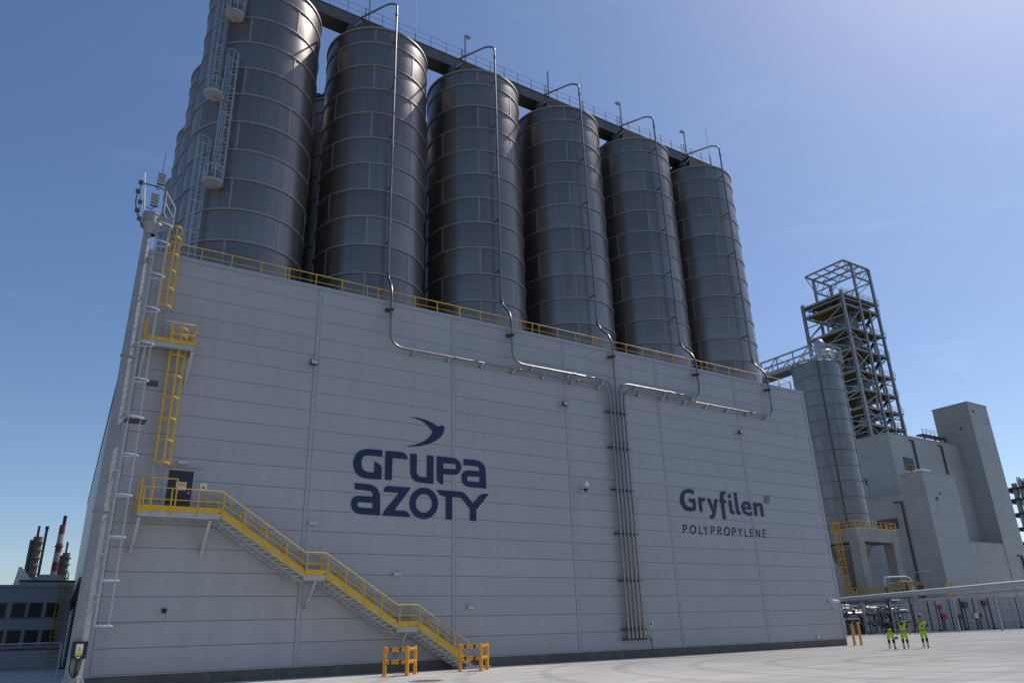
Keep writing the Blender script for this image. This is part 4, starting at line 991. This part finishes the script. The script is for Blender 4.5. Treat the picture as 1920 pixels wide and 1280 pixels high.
caged_ladder('yellow caged ladder up the concrete frame', None, (X0-.5, Y0+3.0, 5.0), ZT+.1, R_(180), M['yellow'], M['yellow'], w=.8, depth=1.0, cage_from=2.3, hoop=1.4, strips=4, step=.4, cw=.12)
obj('conveying_pipe', MB().tube(bend([(117,Y0-.4,6.6),(117,Y0-.4,8.4),(123.6,Y0-.4,8.6),(124.8,Y0-.4,8.3),(124.9,Y0-.4,3.0)], .6), .12, 8), M['white'], None, 'thin white pipe loop hung on the concrete frame', 'pipe', org=(117,34,6))
obj('discharge_hopper', MB().lathe((117.8,39.8), [(3.6,13.9),(3.5,13.0),(.7,8.0),(.7,6.6),(.02,6.6)], 20), M['tank'], CT)
fs = thing('silo', 'weathered tapering-looking steel silo on the concrete frame at the right', 'silo', (117.65, 39.65, ZT), 'silo beyond the warehouse')
QX, QY, QR = 117.65, 39.65, 4.25
lv = [ZT+.1+k*2.75 for k in range(12)]
pmesh = None
for k in range(11):
    for q in range(6):
        g = arc_plate(QR, 2.73, 8, math.pi/3)
        if pmesh is None:
            o = obj('shell_plate', g, M['tank'], fs); pmesh = o.data
            for v in pmesh.vertices: v.co += ORG[fs.name]
            o.location = (0,0,lv[k]-ZT)
        else: o = inst('shell_plate', pmesh, fs, (0,0,lv[k]-ZT), q*math.pi/3+(.5 if k % 2 else 0))
for k in range(1, 12):
    obj('girth_band', MB().ring((QX,QY), QR-.02, QR+.06, lv[k]-.04, lv[k]+.04, 40), M['rust'], fs)
ztop = lv[11]
obj('roof', MB().lathe((QX,QY), [(QR+.1,ztop),(QR*.5,ztop+1.3),(.6,ztop+2.1),(.02,ztop+2.2)], 32), M['white'], fs)
for a in (-62, -54, -46, -38):
    p = Vector((QX+(QR+.18)*math.cos(R_(a)), QY+(QR+.18)*math.sin(R_(a)), 0)); obj('riser_pipe', MB().tube([p+Vector((0,0,ZT)), p+Vector((0,0,ztop+.5))], .09, 6), M['galv'], fs)
p = Vector((QX+(QR+.15)*math.cos(R_(-140)), QY+(QR+.15)*math.sin(R_(-140)), 0)); obj('riser_pipe', MB().tube([p+Vector((0,0,ZT)), p+Vector((0,0,ztop))], .16, 8), M['rust'], fs)
railing(fs, [(QX+(QR+.4)*math.cos(R_(a)), QY+(QR+.4)*math.sin(R_(a)), ztop+.4) for a in range(-170, 20, 19)], 1.4, M['frame'], .05, 1.4, (.5,))
obj('top_platform', MB().ring((QX,QY), QR-.3, QR+.45, ztop+.3, ztop+.4, 32), M['galvp'], fs)
# truss gallery running back from the silo top
tg = thing('truss_gallery', 'grey steel truss gallery with pipes behind the warehouse roof', 'gallery', (116, 44, ztop))
GX0, GX1, GZ0, GZ1 = 115.2, 118.6, ztop+.6, ztop+3.6; GY0, GY1 = 38.5, 72
for x in (GX0, GX1):
    for z in (GZ0, GZ1): obj('chord', MB().beam((x,GY0,z),(x,GY1,z), .28,.28), M['frame'], tg)
    n = 9
    for k in range(n+1): y = GY0+(GY1-GY0)*k/n; obj('strut', MB().beam((x,y,GZ0),(x,y,GZ1), .2,.2), M['frame'], tg)
    for k in range(n): y0_, y1_ = GY0+(GY1-GY0)*k/n, GY0+(GY1-GY0)*(k+1)/n; obj('diagonal', MB().beam((x,y0_,GZ0 if k % 2 else GZ1),(x,y1_,GZ1 if k % 2 else GZ0), .16,.16), M['frame'], tg)
obj('gallery_deck', MB().box((GX0,GY0,GZ0-.12),(GX1,GY1,GZ0-.02)), M['framed'], tg)
for k in range(4): obj('gallery_pipe', MB().tube([(GX0+.5+k*.75,GY0,GZ0+.5+.45*(k % 3)),(GX0+.5+k*.75,GY1,GZ0+.5+.45*(k % 3))], .17, 8), M['galv'], tg)
for x in (GX0, 117, 119.5, 121.8):
    obj('strut', MB().beam((x,QY-3.2,ztop+.4),(x,QY-3.2,GZ1), .2,.2), M['frame'], tg)
obj('chord', MB().beam((GX0,QY-3.2,GZ1),(121.8,QY-3.2,GZ1), .24,.24), M['frame'], tg); obj('chord', MB().beam((GX0,QY-3.2,GZ0+1.2),(121.8,QY-3.2,GZ0+1.2), .18,.18), M['frame'], tg)
t = thing('dust_filter', 'rounded silver filter head on top of the far silo', 'filter', (QX+.4, QY-1, ztop+2))
obj('filter_body', MB().lathe((QX+.4,QY-1.5), [(.9,ztop+1.5),(1.0,ztop+2.0),(1.0,ztop+4.2),(.7,ztop+5.0),(.02,ztop+5.3)], 18), M['galv'], t)
obj('filter_duct', MB().tube(bend([(QX+.4,QY-1.5,ztop+3.0),(QX+2.6,QY-2.2,ztop+3.3),(QX+3.2,QY-2.2,ztop+1)], .7), .3, 8), M['galv'], t)
obj('roof_cowl', MB().sphere((57.2,8.0,21.2), 2.2, 18, .75), M['white'], None, 'white dome cowl peeping over the right roof corner', 'roof vent', org=(57.2,8,19.5))

# ---- fence, pipe bridge and process skid behind the kerb
def fpt(u): # point on the fence line seen at a given bearing
    d = ray(u, 1180); n = Vector((kd.y, -kd.x)); p0 = K0+kn*1.2
    tt = ((p0.x-CAM.x)*n.x+(p0.y-CAM.y)*n.y)/(d.x*n.x+d.y*n.y); return Vector((CAM.x+d.x*tt, CAM.y+d.y*tt, 0))
fe = thing('security_fence', 'black-posted mesh security fence along the far kerb', 'fence', fpt(1700))
FU = [1560, 1592, 1632, 1676, 1716, 1764, 1813, 1866, 1918, 1975]
for a, b_ in zip(FU, FU[1:]):
    p, q = fpt(a), fpt(b_)
    obj('fence_post', MB().beam(p, p+Vector((0,0,4.6)), .11, .11), M['black'], fe)
    obj('post_foot', MB().beam(p, p+Vector((0,0,.35)), .45, .45), M['black'], fe)
    g = MB(); n = 7
    for k in range(7): z = .35+k*.68; g.beam(p+Vector((0,0,z)), q+Vector((0,0,z)), .022, .022)
    n = int((q-p).length/.5)
    for k in range(1, n): w = p.lerp(q, k/n); g.beam(w+Vector((0,0,.3)), w+Vector((0,0,4.5)), .014, .014)
    obj('wire_mesh', g, M['mesh'], fe, kind='stuff')
pb = thing('pipe_bridge', 'pair of long silver pipes crossing above the fence at the right', 'pipe', (115, 25, 0))
pa, pz = at(1540, 1128, 131), at(1990, 1086, 131)
off = Vector((0,0,-.95))
obj('main_pipe', MB().tube([pa, pa.lerp(pz,.5), pz], .42, 14), M['galvp'], pb)
obj('lower_pipe', MB().tube([pa+off, pz+off], .24, 10), M['galvp'], pb)
for k in range(6):
    p = pa.lerp(pz, (k+.5)/6)+kn*.7; obj('pipe_support', MB().ibeam((p.x,p.y,0),(p.x,p.y,p.z-1.2), .22,.22,.04).beam(Vector((p.x,p.y,p.z-1.25))-kd*.6, Vector((p.x,p.y,p.z-1.25))+kd*.6, .3,.2), M['galvp'], pb)
# white wall and cabinets behind the fence
def along(u, back): return fpt(u)+kn*back
ww = thing('equipment_shed', 'long pale grey shed wall behind the fence at the right', 'shed', along(1830, 4))
a, b_ = along(1738, 4), along(1990, 4)
obj('shed_core', MB().beam(a+kn*2+Vector((0,0,2.45)), b_+kn*2+Vector((0,0,2.45)), 3.7, 4.7), M['clad_back'], ww)
for k in range(12):
    p, q = a.lerp(b_, k/12), a.lerp(b_, (k+1)/12)
    for r in range(5): obj('wall_sheet', MB().beam(p+kd*.03+Vector((0,0,.5+r*.95)), q-kd*.03+Vector((0,0,.5+r*.95)), .12, .91), M['clad'], ww)
for u in (1758, 1790, 1832, 1852, 1878, 1908):
    p = along(u, 3.9); obj('downpipe', MB().beam(p+Vector((0,0,.1)), p+Vector((0,0,4.6)), .12,.12), M['framed'], ww)
for k, (u, z, s_, mm, lb) in enumerate(((1811,3.45,.55,'red','red alarm plate high on the shed wall'), (1815,2.15,.8,'red','red hose cabinet on the shed wall'), (1845,2.0,.7,'framed','grey switch box left on the shed wall'), (1877,2.1,.8,'white','white switch box on the shed wall'), (1884,2.1,.6,'black','black switch box beside the white one'), (1860,3.7,.9,'framed','grey ventilator box under the shed eaves, left one'), (1898,3.9,.8,'framed','grey ventilator box under the shed eaves, right one'))):
    p = along(u, 3.75); t = thing('wall_cabinet', lb, 'cabinet', p, 'cabinets on the shed wall')
    obj('cabinet_box', MB().beam(p-kd*s_/2+Vector((0,0,z)), p+kd*s_/2+Vector((0,0,z)), .3, s_), M[mm], t)
    obj('conduit', MB().beam(p+kn*.12+Vector((0,0,.1)), p+kn*.12+Vector((0,0,z-s_/2)), .1,.1), M['framed'], t)
# process skid: vessels and a thicket of pipes
rs = random.Random(3)
for k, (u, bk, r_, l_, z, lb) in enumerate(((1636,3,.55,2.6,2.6,'left horizontal silver vessel of the process skid'), (1668,4,.75,2.8,2.0,'large silver vessel of the process skid behind the workers'), (1700,3.4,.65,2.6,2.9,'right horizontal silver vessel of the process skid'), (1716,5,.6,2.0,1.5,'low silver vessel at the right end of the process skid'))):
    c = along(u, bk)+Vector((0,0,z)); t = thing('skid_vessel', lb, 'vessel', c, 'vessels of the process skid')
    obj('vessel_shell', MB().tube([c-kd*l_/2, c-kd*(l_/2-.15), c+kd*(l_/2-.15), c+kd*l_/2], r_, 16), M['inox'], t)
    for q in (-.3,.3): obj('saddle', MB().beam(c+kd*l_*q-Vector((0,0,z)), c+kd*l_*q-Vector((0,0,r_*.8)), .25,.3), M['framed'], t)
    for q in (-.35,.0,.35): obj('nozzle', MB().tube([c+kd*l_*q+Vector((0,0,r_*.9)), c+kd*l_*q+Vector((0,0,r_+.35))], .14, 8), M['galv'], t)
sk = thing('process_skid', 'tangle of silver process pipes and supports behind the fence', 'pipework', along(1660, 3))
for k in range(80):
    u = rs.uniform(1588, 1734); bk = rs.uniform(2.2, 7); p = along(u, bk); h = rs.uniform(1.2, 4.2); l_ = rs.uniform(-3, 3)
    pts = [p, p+Vector((0,0,h)), p+kd*l_+Vector((0,0,h)), p+kd*l_+kn*.4+Vector((0,0,rs.uniform(.0, h)))]
    obj('skid_pipe', MB().tube(bend(pts, .35, 4), rs.uniform(.07,.22), 7), M[rs.choice(['galv','inox','galvp','white','galvp'])], sk)
for k in range(9):
    u = 1590+k*18; p = along(u, 2+1.5*(k % 3)); obj('skid_column', MB().ibeam(p, p+Vector((0,0,4.4)), .25,.25,.04), M['galvp'], sk)
for z in (1.5, 2.8, 3.9, 4.4):
    for bk in (2.3, 4.5): obj('skid_beam', MB().beam(along(1585,bk)+Vector((0,0,z)), along(1736,bk)+Vector((0,0,z)), .18,.2), M[rs.choice(['framed','galv'])], sk)
for k in range(26):
    u = rs.uniform(1600, 1734); p = along(u, rs.uniform(1.9, 5))+Vector((0,0,rs.uniform(.5,3.8)))
    obj('valve', MB().sphere(tuple(p), rs.uniform(.14,.32), 8), M[rs.choice(['inox','galv','framed','blue'])], sk)
for u in (1708, 1716, 1724): p = along(u, 3)+Vector((0,0,4.4)); obj('blue_motor', MB().tube([p-kd*.4, p+kd*.4], .28, 10), M['blue'], sk)
# lamp posts and odds on the far side
for k, (u, v, bk, hh, lb) in enumerate(((1858, 1045, 12, 9.0, 'thin street lamp with a long arm behind the pipe bridge'), (1813, 1078, 11, 7.0, 'small white lamp left of the street lamp behind the pipe bridge'))):
    p = along(u, bk); t = thing('street_lamp', lb, 'street lamp', p, 'lamps behind the pipe bridge')
    obj('pole', MB().tube([p, p+Vector((0,0,hh))], .12, 8, r2=.07), M['framed'], t); obj('arm', MB().tube([p+Vector((0,0,hh)), p+Vector((0,0,hh))+kd*(2.4 if k == 0 else -1.2)+Vector((0,0,.4))], .07, 6), M['framed'], t)
    e_ = p+Vector((0,0,hh+.4))+kd*(2.7 if k == 0 else -1.5); obj('lamp_head', MB().beam(e_-kd*.6, e_+kd*.6, .35,.14), M['lamp'], t)
for k, (u, lb) in enumerate(((1886,'left yellow trestle above the pipe bridge'), (1898,'right yellow trestle above the pipe bridge'))):
    p = along(u, 9); t = thing('yellow_trestle', lb, 'trestle', p, 'yellow trestles')
    for q in (-1, 1): obj('leg', MB().beam(p+kd*.9*q+Vector((0,0,0)), p+Vector((0,0,7.4)), .2,.2), M['yellow'], t)
    obj('crossbar', MB().beam(p-kd*.35+Vector((0,0,6)), p+kd*.35+Vector((0,0,6)), .2,.2), M['yellow'], t)
for k, (u0, u1, z) in enumerate(((1766,1800,6.6),(1808,1840,7.2))):
    a, b_ = along(u0, 9), along(u1, 9); t = thing('yellow_gantry', ['left ochre gantry beam just above the pipe bridge', 'right ochre gantry beam just above the pipe bridge'][k], 'gantry', a, 'ochre gantry beams')
    obj('beam', MB().beam(a+Vector((0,0,z)), b_+Vector((0,0,z)), .5,.5), M['olive'], t)
    for p in (a, b_): obj('leg', MB().beam(p, p+Vector((0,0,z-.26)), .3,.3), M['framed'], t)
# distant refinery rack on the right edge
rk = thing('distant_rack', 'distant dark refinery structure at the right picture edge', 'structure', at(1915, 1100, 330))
c0 = at(1913, 1100, 330); c0.z = 0
RZ = [26, 31, 36, 41, 45]
for z in RZ:
    obj('rack_deck', MB().box((c0.x-.3,c0.y-10,z),(c0.x+24,c0.y,z+.35)), M['framed'], rk)
    for k in range(9): obj('rack_post', MB().beam((c0.x-1+k*3,c0.y-10,z),(c0.x-1+k*3,c0.y-10,z+2), .16,.16), M['framed'], rk)
    obj('rack_rail', MB().beam((c0.x-1,c0.y-10,z+2),(c0.x+24,c0.y-10,z+2), .16,.16), M['framed'], rk)
for x in range(0, 25, 5):
    obj('rack_column', MB().beam((c0.x+x,c0.y-10,0),(c0.x+x,c0.y-10,RZ[-1]+2), .45,.45), M['framed'], rk)
    for z0, z1 in zip(RZ, RZ[1:]): obj('rack_brace', MB().beam((c0.x+x,c0.y-10,z0),(c0.x+x+5,c0.y-10,z1), .25,.25), M['framed'], rk)
    obj('rack_vessel', MB().cyl((c0.x+x+2.2,c0.y-6), .9, 25, RZ[-1]+2+(x % 3), 12), M['tank'], rk)
    obj('rack_pipe', MB().tube(bend([(c0.x+x+.9,c0.y-8,20),(c0.x+x+.9,c0.y-8,RZ[-1]+4),(c0.x+x+3,c0.y-8,RZ[-1]+4),(c0.x+x+3,c0.y-8,RZ[-1]-5)], 1.2), .25, 6), M['galv'], rk)

# ================================================================== LEFT BACKGROUND
OB = thing('office_block', 'dark blue-grey two-storey block with square windows at the left edge', 'building', (-10, 42, 0))
OY = 42.0; oz = at(60, 1101, 82.3).z
WN = []
for (u0, v0, u1, v1) in ((24,1131,45,1154),(55,1131,77,1154),(87,1132,109,1154),(-8,1130,4,1152),(13,1182,35,1206),(47,1182,68,1206),(79,1182,100,1206),(-20,1181,2,1206)):
    p, q = onY(u0, v0, OY), onY(u1, v1, OY); xm, w = (p.x+q.x)/2, 1.0
    WN.append((xm, (p.z+q.z)/2))
zr = sorted(set(round(z, 1) for _, z in WN)); zU = sum(z for x, z in WN[:3])/3; zL = sum(z for x, z in WN[4:7])/3
obj('wall', MB().box((-14, OY, 0), (1.95, OY+8, oz)), M['bluewall'], OB)
obj('roof_edge', MB().box((-14.1, OY-.08, oz), (1.95, OY+8, oz+.22)), M['bluewall'], OB)
obj('base_band', MB().box((-14, OY-.04, zL-1.05), (1.6, OY-.003, zL-.82)), M['black'], OB)
for x, z in WN:
    zz = zU if z > 3.5 else zL
    w = obj('window', MB().box((x-.53, OY-.05, zz-.62), (x-.47, OY-.002, zz+.62)).box((x+.47, OY-.05, zz-.62), (x+.53, OY-.002, zz+.62)).box((x-.47, OY-.05, zz+.56), (x+.47, OY-.002, zz+.62)).box((x-.47, OY-.05, zz-.62), (x+.47, OY-.002, zz-.56)), M['framed'], OB)
    obj('pane', MB().box((x-.47, OY-.03, zz-.56), (x+.47, OY-.004, zz+.56)), M['glass'], w); obj('sill', MB().box((x-.58, OY-.10, zz-.68), (x+.58, OY-.002, zz-.622)), M['framed'], w)
caged_ladder('dull yellow caged ladder on the dark office block', None, (1.05, OY-.2, .3), oz+.1, R_(-90), M['olive'], M['olive'], w=.5, depth=.7, cage_from=2.3, hoop=1.0, strips=3)
# rooftop shed, parapet flashing behind the office block
rt = thing('rear_hall', 'grey hall with a low hipped roof light behind the office block', 'building', (-5, 60, 0))
a, b_ = onY(38, 1090, 58), onY(130, 1092, 58); zz = a.z
obj('wall', MB().box((a.x, 58, 0), (3.1, 66, zz)), M['concrete'], rt); obj('roof_edge', MB().box((a.x-.1, 57.9, zz), (3.1, 66, zz+.18)), M['black'], rt)
p = onY(92, 1088, 60); obj('roof_light', MB().add([(p.x-1.9,60,zz+.2),(p.x+1.9,60,zz+.2),(p.x+1.9,64,zz+.2),(p.x-1.9,64,zz+.2),(p.x-.9,61,zz+1.0),(p.x+.9,61,zz+1.0),(p.x+.9,63,zz+1.0),(p.x-.9,63,zz+1.0)], [(0,1,5,4),(1,2,6,5),(2,3,7,6),(3,0,4,7),(4,5,6,7)]), M['concrete'], rt)
p = onY(28, 1090, 58); obj('roof_fin', MB().poly([(p.x-.2,59,zz-1.0),(p.x+.1,59,zz+1.6),(p.x+.35,59,zz+1.6),(p.x+1.5,59,zz+.3),(p.x+1.5,59,zz-1)], (0,.5,0)), M['white'], rt)
# refinery columns and striped chimney, far away
def far_pts(u0, v0, u1, v1, rng): 
    p = at(u0, v0, rng); q = at(u1, v1, rng); return p, q
def column(label, ut, vt, rng, r_, mt, flare):
    p = at(ut, vt, rng); t = thing('refinery_column', label, 'column', (p.x, p.y, 0), 'refinery columns')
    obj('shell', MB().cyl((p.x,p.y), r_, 0, p.z, 16), mt, t)
    for k in range(8):
        z = p.z*(.45+.07*k); obj('ring_platform', MB().ring((p.x,p.y), r_*.9, r_*1.45, z, z+.5, 16, R_(100+20*k), R_(280+20*k)), M['framed'], t)
    obj('service_pipe', MB().tube([(p.x-r_*1.25,p.y-r_*.3,0),(p.x-r_*1.25,p.y-r_*.3,p.z*.97)], r_*.38, 8), M['framed'], t)
    obj('top_pipe', MB().tube([(p.x-r_*.2,p.y,p.z),(p.x-r_*.2,p.y,p.z+5)], r_*.28, 8), M['black'], t)
    if flare: obj('flue', MB().tube([(p.x+r_*1.5,p.y,0),(p.x+r_*1.5,p.y,p.z+flare)], r_*.30, 8).cyl((p.x+r_*1.5,p.y), r_*.42, p.z+flare-1.4, p.z+flare, 8), M['black'], t)
    return t
column('pale refinery column with a dark side riser and thin flue at the far left', 72, 1006, 420, 1.9, M['rust'], 5.0)
column('second refinery column right of the striped chimney', 125, 1036, 420, 1.6, M['rust'], 0)
p = at(118, 984, 430); ch = thing('striped_chimney', 'far red and white banded chimney behind the office block', 'chimney', (p.x, p.y, 0))
nb = 9; zb = [0]+[p.z*(.32+.68*k/nb) for k in range(nb+1)]
rad = lambda z: 2.2-.95*z/p.z
for k in range(len(zb)-1): obj('chimney_band', MB().cyl((p.x,p.y), rad(zb[k]), zb[k], zb[k+1], 20, rad(zb[k+1])), M['chimred'] if k % 2 else M['chimwht'], ch)
for z in (p.z*.58, p.z*.82): obj('gallery_ring', MB().ring((p.x,p.y), rad(z)*.9, rad(z)*1.35, z, z+.6, 20), M['framed'], ch)
obj('flue_tip', MB().cyl((p.x+.4,p.y), .8, p.z, p.z+4.5, 10), M['black'], ch)
# mobile site fence at the left edge
for k, (x0_, x1_, lb) in enumerate(((-6.4, -3.55, 'mobile mesh fence panel cut by the left picture edge'), (-3.4, -.55, 'mobile mesh fence panel beside the mast foot'))):
    y = 6.0 if k else 6.2; t = thing('site_fence', lb, 'fence', (x0_, y, 0), 'mobile site fence panels')
    obj('frame', MB().tube(bend([(x0_,y,.12),(x0_,y,2.0),(x1_,y,2.0),(x1_,y,.12)], .15), .02, 8), M['galv'], t)
    obj('frame', MB().tube([(x0_,y,.2),(x1_,y,.2)], .018, 6), M['galv'], t)
    g = MB()
    for q in range(1, 28): x = x0_+(x1_-x0_)*q/28; g.beam((x,y,.2),(x,y,2.0), .006,.006)
    for q in range(1, 9): g.beam((x0_,y,.2+q*.2),(x1_,y,.2+q*.2), .006,.006)
    obj('wire_mesh', g, M['galv'], t, kind='stuff')
    for x in (x0_, x1_): obj('foot_block', MB().box((x-.12,y-.35,0),(x+.12,y+.35,.12)), M['concrete'], t)

# ================================================================== PEOPLE
def skin_body(name, joints, edges, root):
    me = bpy.data.meshes.new(name); me.from_pydata([j[:3] for j in joints], edges, [])
    o = bpy.data.objects.new(name, me); COL.objects.link(o)
    m_ = o.modifiers.new('skin', 'SKIN'); m_.use_smooth_shade = True; m_.branch_smoothing = .3
    for i, j in enumerate(joints):
        sv = me.skin_vertices[0].data[i]; sv.radius = (j[3], j[4] if len(j) > 4 else j[3]); sv.use_root = (i == root)
    s_ = o.modifiers.new('sub', 'SUBSURF'); s_.levels = 1; s_.render_levels = 1
    out = bpy.data.meshes.new_from_object(o.evaluated_get(bpy.context.evaluated_depsgraph_get()))
    bpy.data.objects.remove(o); return out
def person(label, loc, heading, stride, kind, hs=1.0):
    J = []; Ed = []
    def j(x, y, z, r, r2=None, par=None):
        J.append((x, y, z, r, r if r2 is None else r2)); i = len(J)-1
        if par is not None: Ed.append((par, i))
        return i
    pel = j(0,0,.98,.165,.12); ab = j(0,.0,1.14,.155,.115,pel); ch = j(0,.01,1.34,.185,.125,ab); nb = j(0,.01,1.50,.09,.08,ch)
    nk = j(0,-.01,1.57,.062,.062,nb); hd = j(0,-.03,1.66,.082,.095,nk); tp = j(0,-.02,1.79,.078,.090,hd); 
    for s in (-1, 1):
        f = stride*s                      # front/back split of the step (front is -y)
        hip = j(.10*s, 0, .92, .115, .115, pel); kn_ = j(.115*s, -.16*f-.03, .50, .078, .08, hip)
        an_ = j(.12*s, -.24*f+(.05 if f < 0 else 0), .11+(.05 if f < 0 else 0), .055, .06, kn_)
        hl = j(.125*s, -.24*f+.0-.02+(.05 if f < 0 else 0), .055+(.05 if f < 0 else 0), .05, .05, an_); to = j(.14*s, -.24*f-.19, .045+(.02 if f < 0 else 0), .042, .036, hl)
        sh = j(.20*s, .01, 1.43, .082, .082, ch); el = j(.29*s, .04+.05*f, 1.16, .055, .055, sh); wr = j(.34*s, -.06+.13*f, .93, .036, .036, el)
        pm = j(.345*s, -.08+.14*f, .86, .036, .026, wr)
        for k in range(4):
            a = j((.345+.006)*s, -.115+.14*f+.024*k, .80, .0105, .0105, pm); b_ = j(.340*s, -.118+.14*f+.024*k, .762-.012*(1 if k in (1,2) else 0), .0085, .0085, a)
        th = j(.335*s, -.125+.14*f, .845, .0115, .0115, pm); j(.325*s, -.150+.14*f, .80, .009, .009, th)
    me = skin_body('person', J, Ed, 0)
    mats = ['skin', 'dark_cloth', 'hivis', 'boot', 'reflect']
    for k in mats: me.materials.append(M[k])
    ix = {k: i for i, k in enumerate(mats)}
    for p in me.polygons:
        c = p.center; ax = abs(c.x)
        arm = ax > .215 and .7 < c.z < 1.40
        if c.z > 1.53: q = 'skin'
        elif arm: q = 'dark_cloth' if c.z > 1.20 else 'skin'
        elif c.z > 1.0:
            if kind == 0: q = 'hivis' if (c.z < 1.19 and c.y < 0 and ax < .11) else 'dark_cloth'
            elif kind == 1: q = 'dark_cloth' if (c.y < 0 and ax < (c.z-1.22)*.42) or ax > .2 else ('reflect' if 1.10 < c.z < 1.15 else 'hivis')
            else: q = 'dark_cloth' if (c.y < -.02 and abs(c.x*.9+(c.z-1.24)) < .03) else ('reflect' if 1.08 < c.z < 1.13 else 'hivis')
        elif c.z > .56: q = 'hivis'
        elif c.z > .36: q = 'dark_cloth'
        elif c.z > .13: q = 'reflect' if .22 < c.z < .29 else 'hivis'
        else: q = 'boot'
        p.material_index = ix[q]
    t = bpy.data.objects.new('person', me); COL.objects.link(t); t.location = loc; t.rotation_euler = (0,0,heading); t.scale = (hs,hs,hs)
    ORG[t.name] = Vector((0,0,0)); tag(t, label, 'person', 'workers walking across the yard')
    def part(nm, g, mm): o = obj(nm, g, M[mm], t); return o
    part('nose', MB().sphere((0,-.135,1.665), .018, 8, 1.4), 'skin')
    for s in (-1,1): part('eye', MB().sphere((.033*s,-.118,1.70), .011, 8), 'black'); part('ear', MB().sphere((.088*s,-.02,1.685), .022, 8, 1.4), 'skin')
    part('mouth', MB().box((-.028,-.128,1.618),(.028,-.118,1.626)), 'chimred')
    part('belt', MB().ring((0,-.005), .12, .172, .985, 1.02, 20), 'dark_cloth')
    if kind == 0:
        part('hair', MB().lathe((0,-.005), [(.092,1.735),(.095,1.78),(.075,1.85),(.03,1.875),(.002,1.88)], 14), 'boot')
    else:
        part('helmet', MB().lathe((0,-.02), [(.125,1.745),(.122,1.76),(.118,1.82),(.09,1.885),(.045,1.915),(.002,1.92)], 16).poly([(-.09,-.13,1.742),(.09,-.13,1.742),(.06,-.205,1.735),(-.06,-.205,1.735)], (0,0,.014)), 'helmet')
    return t
hd_ = lambda p: math.atan2(CAM.y-p[1], CAM.x-p[0])+math.pi/2
P1, P2, P3 = (46.0,-9.25,0), (46.75,-9.75,0), (48.3,-10.2,0)
person('bare-headed worker in a dark shirt and high-visibility bib trousers carrying a blue helmet', P1, hd_(P1)+.1, .9, 0, 1.09)
person('middle worker in an open yellow vest over a dark shirt and a blue helmet', P2, hd_(P2), -.8, 1, 1.07)
person('right worker in a closed yellow vest with a dark shoulder strap and a blue helmet', P3, hd_(P3)-.05, .8, 2, 1.11)
h = hd_(P1)+.1; q = Vector(P1)+Matrix.Rotation(h, 3, 'Z') @ Vector((.345, .05, 0))
g = MB().lathe((q.x, q.y), [(.125,.63),(.122,.645),(.118,.70),(.09,.755),(.045,.785),(.002,.79)], 16)
obj('carried_helmet', g, M['blue'], None, 'blue safety helmet carried in the hand of the bare-headed worker', 'helmet', org=(q.x,q.y,.63))

# round drain cover in the yard, at the lower picture edge
d = ray(800, 1276); tt = -CAM.z/d.z; q = CAM+d*tt
t = thing('drain_cover', 'rusty round drain cover in the yard at the lower picture edge', 'drain cover', (q.x, q.y, 0.004))
obj('cover_rim', MB().ring((q.x,q.y), .62, .75, .004, .022, 28), M['concrete'], t); obj('cover_plate', MB().cyl((q.x,q.y), .61, .005, .018, 28), M['rust'], t)
